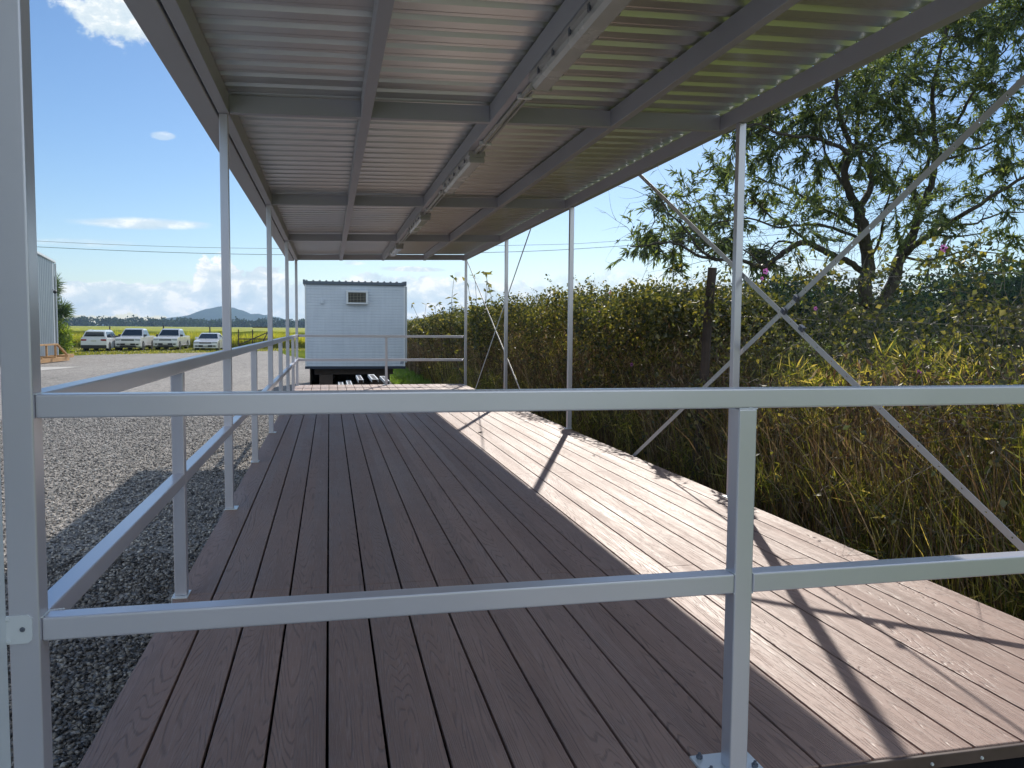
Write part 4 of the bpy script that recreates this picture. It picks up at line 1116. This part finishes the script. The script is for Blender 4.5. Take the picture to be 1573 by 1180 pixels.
for i, (z, lb) in enumerate(((1.62, 'topmost sagging barbed wire of the boundary fence'), (1.30, 'second barbed wire of the boundary fence, with leaves on it'), (.72, 'third barbed wire, threading through the long grass'), (.28, 'lowest barbed wire, low in the dry grass'))):
    bm = BM(); pts = []
    for k in range(61):
        y = 1.2 + 29.5 * k / 60
        ph = ((y - 1.2) % 6.6) / 6.6
        pts.append(Vector((4.0 - .05, y, z - .08 * math.sin(ph * math.pi) + random.uniform(-.006, .006) - (0.18 if y < 5 and i < 2 else 0) * (1 - (y - 1.2) / 3.8 if y < 5 else 0))))
    tube(bm, pts, .0032, 4)
    for k in range(150):
        t = random.uniform(0, 59.9); j = int(t); q = pts[j].lerp(pts[j + 1], t - j)
        for _ in range(2):
            dv = Vector([random.uniform(-1, 1) for _ in range(3)]).normalized() * .018; bar(bm, q - dv, q + dv, .003, .003)
    props(obj('barbed_wire', bm, M_FENCEWIRE), lb, 'wire', 'barbed wires of the boundary fence')

# ---------------------------------------------------------------- hedge of vines over long dead grass (uncountable)
def hedge_top(y):
    y = np.asarray(y, float)
    t = np.where(y < 7.2, .9, np.where(y < 8.6, .9 + (y - 7.2) / 1.4 * .65, 1.55))
    return t + .13 * np.sin(y * 1.7) + .09 * np.sin(y * 4.1 + 1) + np.where(y > 17, (y - 17) * -.012, 0)
def ysample(n, a, b, p=1.7): return a + (b - a) * RNG.random(n) ** p
def stuff(o, name, label, cat): return props(o, label, cat, None, 'stuff')

# dry stems forming the dark wall
n = 52000; y = ysample(n, 2.0, 46, 1.5); x = 3.45 + 1.6 * RNG.random(n) ** .9 + .15 * np.sin(y * 2.3)
x = np.where(y < 7, x + .1, x)
kk = (y > 7.6) | (RNG.random(n) < .45); x, y = x[kk], y[kk]; n = len(y)
ht = hedge_top(y) - G; ln = ht * (.35 + .62 * RNG.random(n)) * np.where(x < 3.8, .8, 1)
o = blades('dry_grass', np.stack([x, y, np.full(n, G)], 1), ln, .005 + .007 * RNG.random(n), rdir(n), .05 + .38 * RNG.random(n) ** 1.6, RNG.random(n) ** 1.1, M_DRY, 3, .5, twist=RNG.random(n) * 3)
stuff(o, '', 'brown dead stems standing thick along the boundary fence', 'dry grass')
# tangle of dry leaves hanging through it
n = 72000; y = ysample(n, 2.2, 44, 1.5); x = 3.42 + 1.2 * RNG.random(n) + .15 * np.sin(y * 2.3)
z = G + (hedge_top(y) - G) * RNG.random(n) ** .8 * .96
kk = (y > 7.6) | (np.sin(y * 3.9 + 1 + 1.6 * np.sin(z * 2.6)) > -.1); x, y, z = x[kk], y[kk], z[kk]; n = len(y)
o = leaves('dead_leaves', np.stack([x, y, z], 1), np.stack([RNG.normal(0, .5, n), RNG.normal(0, .5, n), -.3 - RNG.random(n)], 1), .05 + .10 * RNG.random(n), .008 + .012 * RNG.random(n), RNG.random(n) ** 1.2, M_DRY)
stuff(o, '', 'withered brown leaves tangled through the hedge below the green vines', 'dead leaves')
n = 6000; y = 2.6 + 5.6 * RNG.random(n); x = 3.3 + 1.7 * RNG.random(n)
o = blades('dry_stalks', np.stack([x, y, np.full(n, G)], 1), .9 + 1.0 * RNG.random(n) * np.clip(x - 2.6, 0, 1), .004 + .006 * RNG.random(n), rdir(n), .05 + .5 * RNG.random(n) ** 1.5, .25 + .7 * RNG.random(n), M_DRY, 4, .6, twist=RNG.random(n) * 3)
stuff(o, '', 'rusty brown seed stalks in the sunlit thicket at the right', 'dry stalks')
# green vine leaves: top cap, outer face, hanging patches
def patch(y, z, x, f, th):
    return (np.sin(y * f + 1.3 * np.sin(z * 2.9 + y)) * np.cos(z * f * 1.3 + y * .7 + x)) > th
n = 190000; y = ysample(n, 7.9, 46, 1.45); u_ = RNG.random(n)
top = hedge_top(y); z = top - (top - G) * (u_ ** 2.4) * .95 + RNG.normal(0, .05, n)
x = 3.42 + 1.7 * RNG.random(n) ** 1.2 + .15 * np.sin(y * 2.3) - .08 * np.clip((z - .6), 0, 1)
keep = (top - z < .45 + .18 * np.sin(y * 3.1)) | patch(y, z, x, 2.1, .28) | (RNG.random(n) < .12)
keep &= ~((RNG.random(n) < .5) & (z > top - .1))
y, z, x = y[keep], z[keep], x[keep]; n = len(y)
sz = (.03 + .04 * RNG.random(n)) * np.where(y > 18, 1.4, 1)
o = leaves('vine_leaves', np.stack([x, y, z], 1), np.stack([RNG.normal(-.3, .6, n), RNG.normal(-.1, .6, n), RNG.normal(-.35, .5, n)], 1), sz, sz * (.6 + .3 * RNG.random(n)), RNG.random(n) ** 1.15, M_VINE)
stuff(o, '', 'green climbing vine covering the top of the fence hedge', 'vine')
n = 700; z = -.3 + 1.85 * RNG.random(n) ** .7; a_ = RNG.random(n) * 6.28
o = leaves('vine_leaves', np.stack([3.40 + .09 * np.cos(a_) - .03, 7.18 - .30 * (z - G) / 2.56 + .09 * np.sin(a_) - .03, z], 1)[np.sin(z * 5) > -.25], RNG.normal(0, .6, (n, 3))[np.sin(z * 5) > -.25], (.03 + .04 * RNG.random(n))[np.sin(z * 5) > -.25], (.02 + .03 * RNG.random(n))[np.sin(z * 5) > -.25], RNG.random(n)[np.sin(z * 5) > -.25], M_VINE)
stuff(o, '', 'vine leaves creeping up the dark leaning fence post', 'vine')
# long green and yellow grass among it
n = 8500; y = ysample(n, 2.4, 30, 1.9); x = 3.3 + 1.8 * RNG.random(n)
ht = np.where(y < 7.5, 1.0 + .75 * RNG.random(n), .7 + .9 * RNG.random(n)) * np.clip((x - 2.7) / .8, .35, 1)
o = blades('long_grass', np.stack([x, y, np.full(n, G)], 1), ht, .005 + .007 * RNG.random(n), rdir(n), .08 + .4 * RNG.random(n) ** 1.6, RNG.random(n), M_GRASS, 4, .8, twist=RNG.random(n) * 3)
stuff(o, '', 'green and yellow long grass growing between deck and fence', 'grass')
# short leaf blades on the stems (para grass look)
n = 150000; y = ysample(n, 2.4, 26, 1.9); x = 3.2 + 1.8 * RNG.random(n); z = G + (np.minimum(hedge_top(y), 1.0) - G) * RNG.random(n) ** .75
pt = np.sin(y * 4.3 + 2 * np.sin(z * 2.2)) + np.sin(z * 5.1 + y * 1.7 + 1.5 * np.sin(x * 4)) 
kk = pt > -.15 + .5 * RNG.random(n); x, y, z = x[kk], y[kk], z[kk]; n = len(x)
z = np.where(x < 3.5, G + (z - G) * .55, z)
o = leaves('grass_leaves', np.stack([x, y, z], 1), np.stack([RNG.normal(0, .6, n), RNG.normal(0, .6, n), RNG.normal(.45, .5, n)], 1), .05 + .15 * RNG.random(n) ** 1.5, .006 + .011 * RNG.random(n) ** 2, RNG.random(n) ** 1.1, M_GRASS)
stuff(o, '', 'pointed green grass leaves in the thicket beside the deck', 'grass')
# grass foot right beside the deck, its shade put into a darker leaf colour
n = 12000; y = ysample(n, 1.6, 18, 1.4); x = 2.95 + .9 * RNG.random(n)
o = blades('short_grass', np.stack([x, y, np.full(n, G)], 1), .12 + .38 * RNG.random(n), .004 + .006 * RNG.random(n), rdir(n), .2 + .7 * RNG.random(n), RNG.random(n) * .6, M_VINE, 3, .8, twist=RNG.random(n) * 3)
stuff(o, '', 'short grass along the right foot of the deck, shade put into its colour', 'grass')

# open twiggy vines climbing above the grass at the right
bm = BM(); VP, VD, FP = [], [], []
def tendril(a, d, L, r0, leafp, n=12, up=.03):
    p = a.copy(); d = d.normalized(); pts = [p.copy()]
    for k in range(n):
        d = (d + Vector([random.gauss(0, .22) for _ in range(3)]) + Vector((0, 0, up))).normalized(); p = p + d * L / n; pts.append(p.copy())
        for _ in range(random.choice((0, 1, 2, 3, 4))):
            if random.random() < leafp: VP.append(tuple(p + Vector([random.gauss(0, .02) for _ in range(3)]))); VD.append((random.gauss(0, .6), random.gauss(0, .6), random.gauss(-.4, .4)))
    tube(bm, pts, [r0 * (1 - .75 * i / n) for i in range(n + 1)], 4, cap=False)
    return pts
for k in range(620):
    y = random.uniform(2.9, 7.6); x = 4.0 + random.gauss(.35, .35)
    dens = .35 if 4.9 < y < 7.2 else 1.0
    if random.random() > dens: continue
    z0 = random.uniform(.3, 1.0); zt = random.uniform(.4, .95) * (1.0 if y < 4.6 or y > 7 else .6)
    tendril(Vector((x, y, z0)), Vector((random.gauss(0, .6), random.gauss(0, .9), random.uniform(.25, 1))), zt * 1.2, random.uniform(.002, .0045), .55, up=.0)
for z in (1.60, 1.28, .70):
    for k in range(70):
        y = random.uniform(2.2, 9); tendril(Vector((3.96, y, z)), Vector((random.gauss(0, .15), random.choice((-1, 1)), random.gauss(-.1, .35))), random.uniform(.2, .7), .002, .6)
for k in range(1500):   # arching dead canes through the thicket
    y = random.uniform(2.6, 8.2); x = random.uniform(3.3, 4.6)
    tendril(Vector((x, y, random.uniform(G + .1, .75))), Vector((random.gauss(0, 1), random.gauss(0, 1), random.uniform(-.4, .6))), random.uniform(.25, .9), random.uniform(.0014, .0034), .10, up=-.02)
vp_split = len(VP)
for k in range(420):   # sprigs above the hedge top
    y = random.uniform(7.2, 30); tendril(Vector((3.9 + random.uniform(-.3, .7), y, float(hedge_top(y)) - .15)), Vector((random.gauss(0, .5), random.gauss(0, .5), 1)), random.uniform(.2, .55), .003, .9)
o = obj('vine_stems', bm, M_CANEDRY); props(o, 'thin bare twigs and vine stems arching over the fence wires', 'vine stems', None, 'stuff')
vp = np.array(VP); n = len(vp); sz = .022 + .032 * RNG.random(n)
o = leaves('vine_leaves', vp, np.array(VD), sz, sz * (.55 + .3 * RNG.random(n)), RNG.random(n) ** 1.0, M_VINE)
stuff(o, '', 'sparse leaves on the vines climbing the fence wires at the right', 'vine')

n = 420; y = 2.6 + 1.9 * RNG.random(n); x = 3.5 + .9 * RNG.random(n); z = G + .3 + 1.25 * RNG.random(n)
o = leaves('reed_leaves', np.stack([x, y, z], 1), np.stack([RNG.normal(0, .7, n), RNG.normal(0, .7, n), RNG.normal(.5, .4, n)], 1), .14 + .16 * RNG.random(n), .010 + .010 * RNG.random(n), .2 + .7 * RNG.random(n), M_GRASS, None, .15, .12)
stuff(o, '', 'broad bright reed leaves in the thicket at the right edge', 'reeds')
# brown twiggy scrub between the fence and the tree
bmS = bm = BM(); VP.clear(); VD.clear()
for k in range(1500):
    xx = random.uniform(5.0, 8.6); rt = random.uniform(.58, 1.12); yy = xx / rt
    if yy < 4.2 or yy > 12.5: continue
    top = 1.25 + .35 * math.sin(rt * 21) + .25 * math.sin(rt * 9 + 1) + (xx - 5) * .06
    z0 = random.uniform(G + .3, top - .3)
    tendril(Vector((xx, yy, z0)), Vector((random.gauss(0, .7), random.gauss(0, .7), random.uniform(.1, 1))), random.uniform(.4, 1.1), random.uniform(.002, .006), .8, up=.0)
o = obj('scrub_twigs', bm, M_CANEDRY); props(o, 'brown twiggy scrub between the wire fence and the big tree', 'scrub', None, 'stuff')
vp = np.array(VP); n = len(vp); sz = .04 + .05 * RNG.random(n)
o = leaves('scrub_leaves', vp, np.array(VD), sz, sz * (.35 + .3 * RNG.random(n)), RNG.random(n) ** 1.4 * .62, M_VINE)
stuff(o, '', 'small dull leaves of the scrub in front of the big tree', 'scrub')
# pink flowers, each a thing
def flower(loc, label, s=.035):
    t = thing('flower', loc, label, 'flower', 'pink and purple vine flowers')
    bm = BM()
    for k in range(5):
        a = k * 2 * math.pi / 5 + random.uniform(-.1, .1); c = Vector((0, 0, 0))
        s_ = s * .6; e = Vector((math.cos(a), -.45, math.sin(a))); sdv = Vector((-math.sin(a), 0, math.cos(a)))
        v = [bm.verts.new(Vector(loc) + p) for p in (c, e * s_ * .7 + sdv * s_ * .42, e * s_ * 1.1, e * s_ * .7 - sdv * s_ * .42)]
        bm.faces.new(v)
    obj('petals', bm, M_PETAL, t)
    bm = BM(); v = bmesh.ops.create_uvsphere(bm, u_segments=8, v_segments=6, radius=s * .16)['verts']; bmesh.ops.translate(bm, vec=Vector(loc) + Vector((0, -.004, 0)), verts=v); obj('flower_centre', bm, M_VINE, t)
for l_, lb, s in FLOWERS: flower(l_, lb, s)

# young shoots with broad leaves near the far right awning posts
def shoot(loc, hgt, n, label):
    t = thing('sapling', loc, label, 'sapling', 'slender shoots above the hedge'); bm = BM(); P, D = [], []
    for k in range(n):
        a = Vector(loc) + Vector((random.uniform(-.1, .1), random.uniform(-.1, .1), 0)); b = a + Vector((random.gauss(0, .38), random.gauss(0, .38), hgt * random.uniform(.85, 1.02)))
        pts = curved(a, b, 0, 8); tube(bm, pts, [.012 - .001 * i for i in range(9)], 5, cap=False)
        for i in range(3, 9):
            for _ in range(2 if i < 6 else 3):
                P.append(tuple(pts[i])); D.append((random.gauss(0, 1), random.gauss(0, 1), random.gauss(-.1, .5)))
    obj('stem', bm, M_BARK, t); P = np.array(P); nn = len(P)
    leaves('foliage', P, np.array(D), .12 + .10 * RNG.random(nn), .05 + .04 * RNG.random(nn), .4 + .6 * RNG.random(nn), M_VINE, t)
shoot((3.55, 18.5, G), 3.35, 6, 'slender leafy shoots standing beside the farthest right awning post')
shoot((3.3, 24.0, G), 2.75, 9, 'feathery thin stalks rising above the hedge beyond the railing')

# ---------------------------------------------------------------- bright grass patch behind the portable
n = 15000; x = 2.2 + 1.4 * RNG.random(n); y = 19 + 22 * RNG.random(n); 
o = blades('green_grass', np.stack([x, y, np.full(n, G)], 1), .10 + .22 * RNG.random(n), .01 + .02 * RNG.random(n), rdir(n), .3 + .6 * RNG.random(n), .15 + .5 * RNG.random(n), leafy('fresh_grass', [(0, (.12, .24, .03)), (1, (.28, .42, .06))], .6), 2, .8)
stuff(o, '', 'bright green grass patch beside the portable building', 'grass')
# grass clumps at the edge of the gravel near the parked vehicles
n = 22000; x = -24 + 24 * RNG.random(n); y = 59 + 20 * RNG.random(n)
k_ = (y > 60 + np.clip((x + 15) * .95, 0, 13)); x, y = x[k_], y[k_]; n = len(x)
o = blades('lawn_grass', np.stack([x, y, np.full(n, G - .01)], 1), .05 + .12 * RNG.random(n), .03 + .05 * RNG.random(n), rdir(n), .3 + .6 * RNG.random(n), .2 + .5 * RNG.random(n), M_GRASS, 2, .8)
stuff(o, '', 'rough lawn grass under and around the parked vehicles', 'grass')

# ---------------------------------------------------------------- yellow green crop field
bm = BM(); nx, ny = 150, 80
ysr = [83 + 560 * (j / (ny - 1)) ** 2.2 for j in range(ny)]
gridv = []
for j, yy in enumerate(ysr):
    row = []
    for i in range(nx):
        xx = -70 - yy * .55 + (70 + 20 + yy * .62) * i / (nx - 1)
        zt = G + (1.2 if j == 0 else 1.42 + random.uniform(-.12, .15)) 
        row.append(bm.verts.new((xx, yy + (random.uniform(-.2, .2) if j else 0), zt)))
    gridv.append(row)
for j in range(ny - 1):
    for i in range(nx - 1): bm.faces.new((gridv[j][i], gridv[j][i + 1], gridv[j + 1][i + 1], gridv[j + 1][i]))
mt_field, N, out = mat('crop_top')
tc_ = N.new('ShaderNodeTexCoord'); nz = N.noise(tc_.outputs['Object'], .22, 8, .75); nz2 = N.noise(tc_.outputs['Object'], 1.7, 5, .7)
cc_ = N.ramp(N.math('ADD', N.math('MULTIPLY', nz, .5), N.math('MULTIPLY', nz2, .5)), [(.32, (.10, .15, .03)), (.5, (.30, .32, .04)), (.7, (.50, .47, .07))])
pp = N.new('ShaderNodeBsdfPrincipled', ins={'Base Color': cc_, 'Roughness': .9, 'Specular IOR Level': .1}); N.l.new(pp.outputs[0], out.inputs[0])
props(obj('crop_field', bm, mt_field), 'tall yellow green crop field stretching to the distant trees', 'crop', None, 'stuff')
n = 90000; x = -48 + 62 * RNG.random(n); y = 78.5 + 42 * RNG.random(n) ** 2.2
hgt = 1.15 + .55 * RNG.random(n) + .15 * np.sin(x * .9); hgt = np.where(y < 79.5, hgt * (.5 + .5 * RNG.random(n)), hgt)
o = blades('crop_plants', np.stack([x, y, np.full(n, G)], 1), hgt, .03 + .05 * RNG.random(n), rdir(n), .1 + .35 * RNG.random(n), RNG.random(n), M_CANE, 3, .8)
stuff(o, '', 'front rows of the yellow green crop behind the parked vehicles', 'crop')

# ---------------------------------------------------------------- field fence and gate behind the vehicles
ff = thing('field_fence', (-15, 76.5, G), 'wire fence with thin dark posts in front of the crop field', 'fence')
for k, xx in enumerate((-30, -26.5, -22.9, -18.55, -14.15, -10.3, -8.6, -1.5, 2.5)):
    bm = BM(); tube(bm, [(xx, 76.5, G), (xx + random.uniform(-.05, .05), 76.5, G + random.uniform(1.85, 2.1))], .055, 7); obj('post', bm, M_POSTWOOD, ff)
bm = BM()
for z in (.45, .8, 1.15, 1.5, 1.8): tube(bm, [(-34, 76.5, G + z), (-8.6, 76.5, G + z - .01)], .008, 4)
obj('fence_wire', bm, M_FENCEWIRE, ff)
gt = thing('field_gate', (-7, 76.2, G), 'grey metal farm gate with diagonal stay beside a thick post', 'gate')
bm = BM(); tube(bm, [(-5.2, 76.2, G), (-5.2, 76.2, G + 2.5)], .16, 10); obj('gate_post', bm, M_POSTWOOD, gt)
bm = BM()
for (a, b) in (((-7.9, G + .3), (-7.9, G + 1.75)), ((-6.7, G + .3), (-6.7, G + 1.75)), ((-7.9, G + .3), (-5.4, G + .3)), ((-6.7, G + 1.95), (-5.4, G + 1.95)), ((-7.9, G + .35), (-5.4, G + 1.5)), ((-5.9, G + .5), (-5.4, G + 1.5)), ((-7.9, G + .9), (-5.4, G + .9))):
    tube(bm, [(a[0], 76.2, a[1]), (b[0], 76.2, b[1])], .05, 6)
obj('gate_frame', bm, M_POSTWOOD, gt)

# ---------------------------------------------------------------- yucca and bush beside the shed
yu = thing('yucca', (-18.3, 61.5, G), 'spiky yucca with two dark heads behind the shed corner', 'yucca')
bm = BM(); tube(bm, [(-18.5, 61.5, G), (-18.6, 61.5, 1.5), (-18.75, 61.5, 3.7)], [.22, .16, .1], 8); tube(bm, [(-18.5, 61.5, G + .3), (-18.1, 61.4, .8), (-18.0, 61.4, 1.9)], [.16, .12, .09], 8); obj('stem', bm, M_BARK, yu)
P, D, Ln = [], [], []
for (c, r_, nn) in (((-18.55, 61.5, 3.75), 1.0, 420), ((-17.95, 61.4, 2.1), 1.0, 380), ((-18.7, 61.6, 3.0), .85, 260), ((-18.9, 61.6, 1.4), .7, 200)):
    for k in range(nn):
        dv = Vector([random.gauss(0, 1) for _ in range(3)]).normalized(); dv.z = dv.z * .8 + .12
        P.append(tuple(Vector(c) + dv * .1 + Vector((0, 0, random.uniform(-.3, .2))))); D.append(tuple(dv)); Ln.append(r_ * random.uniform(.6, 1.05))
nn = len(P); leaves('foliage', np.array(P), np.array(D), np.array(Ln), np.full(nn, .07), RNG.random(nn), M_YUCCA, yu, .2, -.12)
bu = thing('bush', (-18.2, 61, G), 'bright lime green bush at the foot of the yucca', 'bush')
P = RNG.normal(0, 1, (2600, 3)); P = P / np.linalg.norm(P, axis=1, keepdims=True) * (RNG.random((2600, 1)) ** .5)
P = P * np.array([1.0, .9, 1.35]) + np.array([-18.1, 60.9, .2]); P = P[P[:, 2] > G]
leaves('foliage', P, RNG.normal(0, 1, (len(P), 3)), .2 + .2 * RNG.random(len(P)), .05 + .05 * RNG.random(len(P)), RNG.random(len(P)), M_YELLOWBUSH, bu)
bm = BM()
for k in range(9): tube(bm, [(-18.1, 60.9, G), (-18.1 + random.uniform(-.6, .6), 60.9 + random.uniform(-.5, .5), .6)], [.03, .012], 5)
obj('stem', bm, M_BARK, bu)

# ---------------------------------------------------------------- background trees: far belt (mass) and nearer single trees
def tree_blob(P, D, S, c, rx, rz, n):
    k = 7; cs = [(random.gauss(0, .45) * rx, random.gauss(0, .45) * rx, random.uniform(-.5, .5) * rz, random.uniform(.35, .6)) for _ in range(k)]
    for _ in range(n):
        a = random.choice(cs); v = Vector([random.gauss(0, 1) for _ in range(3)]).normalized() * random.uniform(.6, 1) ** .5
        P.append((c[0] + a[0] + v.x * rx * a[3], c[1] + a[1] + v.y * rx * a[3], c[2] + a[2] + v.z * rz * a[3])); D.append((random.gauss(0, 1), random.gauss(0, 1), random.gauss(0, 1)))
P, D = [], []
xx = -520.0
while xx < 560:
    yy = 800 + random.uniform(-30, 60); h = random.uniform(6, 11) * (1.15 if xx > -60 else 1)
    tree_blob(P, D, None, (xx, yy, G + h * .45), random.uniform(7, 12), h * .62, 230)
    xx += random.uniform(3.5, 6.5)
P = np.array(P); n = len(P); P[:, 2] = np.maximum(P[:, 2], G + .1)
o = leaves('far_trees', P, np.array(D), 1.6 + 1.6 * RNG.random(n), 1.2 + 1.2 * RNG.random(n), RNG.random(n), M_FARTREE); stuff(o, '', 'dark belt of distant trees beyond the crop field', 'trees')
def bg_tree(loc, h, r_, label, n=5200, leaf=.42):
    t = thing('background_tree', loc, label, 'tree', 'trees beyond the field on the right'); P, D = [], []
    for q in range(5):
        tree_blob(P, D, None, (loc[0] + random.uniform(-.4, .4) * r_, loc[1] + random.uniform(-.4, .4) * r_, loc[2] + h * random.uniform(.45, .75)), r_ * .75, h * .36, n // 5)
    P = np.array(P); nn = len(P)
    leaves('crown', P, np.array(D), leaf * (.6 + .8 * RNG.random(nn)), leaf * .6 * (.6 + .8 * RNG.random(nn)), RNG.random(nn), M_FARTREE, t)
    bm = BM(); b = Vector(loc); tube(bm, [b, b + Vector((.1, 0, h * .3)), b + Vector((-.1, .1, h * .62))], [h * .035, h * .026, h * .01], 8)
    for k in range(4): tube(bm, [b + Vector((0, 0, h * (.2 + .06 * k))), b + Vector((random.uniform(-1, 1) * r_ * .6, random.uniform(-1, 1) * r_ * .6, h * .6))], [h * .015, h * .004], 5)
    obj('trunk', bm, M_BARK, t)
for l_, h, r_, lb in BGT: bg_tree(l_, h, r_, lb)

# ---------------------------------------------------------------- power lines
for (pts, lb) in (([(-75, 141, 15.6), (-42.5, 133.7, 13.52), (-9.8, 126.3, 12.69), (26.6, 118.1, 13.44), (42.1, 114.7, 14.24), (75, 107, 17.2)], 'upper power line wire crossing the sky above the field'),
                  ([(-75, 141, 14.6), (-42.5, 133.6, 12.66), (-9.8, 126.2, 11.79), (22.9, 118.9, 12.36), (42.1, 114.7, 13.47), (75, 107, 16.2)], 'lower and thicker power line wire crossing the sky')):
    bm = BM(); P = [Vector(p) for p in pts]; Q = []
    for i in range(len(P) - 1):
        p0 = P[max(0, i - 1)]; p3 = P[min(len(P) - 1, i + 2)]
        for k in range(8):
            t = k / 8; Q.append(.5 * ((2 * P[i]) + (P[i + 1] - p0) * t + (2 * p0 - 5 * P[i] + 4 * P[i + 1] - p3) * t * t + (3 * P[i] - p0 - 3 * P[i + 1] + p3) * t ** 3))
    Q.append(P[-1]); tube(bm, Q, .024 if 'upper' in lb else .034, 6)
    props(obj('power_line', bm, M_WIRE), lb, 'power line', 'power lines')

# ---------------------------------------------------------------- small dead leaves on the deck
for k, (x, y, s, lb) in enumerate(DECKLEAVES):
    bm = BM(); a = random.uniform(0, 6.28)
    v = [bm.verts.new((x + s * math.cos(a + t) * r_, y + s * math.sin(a + t) * r_, z)) for t, r_, z in ((0, 1, .006), (.9, .55, .012), (2.0, .4, .003), (3.14, .9, .010), (4.2, .5, .002), (5.3, .45, .009))]
    bm.faces.new(v); props(obj('dead_leaf', bm, M_DRY), lb, 'leaf', 'dry leaves fallen on the deck')

# ---------------------------------------------------------------- the air: haze
if HAZE > 0:
    bm = BM(); box(bm, -1300, 1300, -60, 3000, G - 3.2, 75)
    mt, N, out = mat('pale_air')
    pv = N.new('ShaderNodeVolumePrincipled', ins={'Color': (.48, .70, 1.0, 1), 'Density': HAZE, 'Anisotropy': .3})
    N.l.new(pv.outputs[0], out.inputs['Volume'])
    o = obj('haze', bm, mt); props(o, 'pale blue haze in the air over the field', 'haze', None, 'stuff')
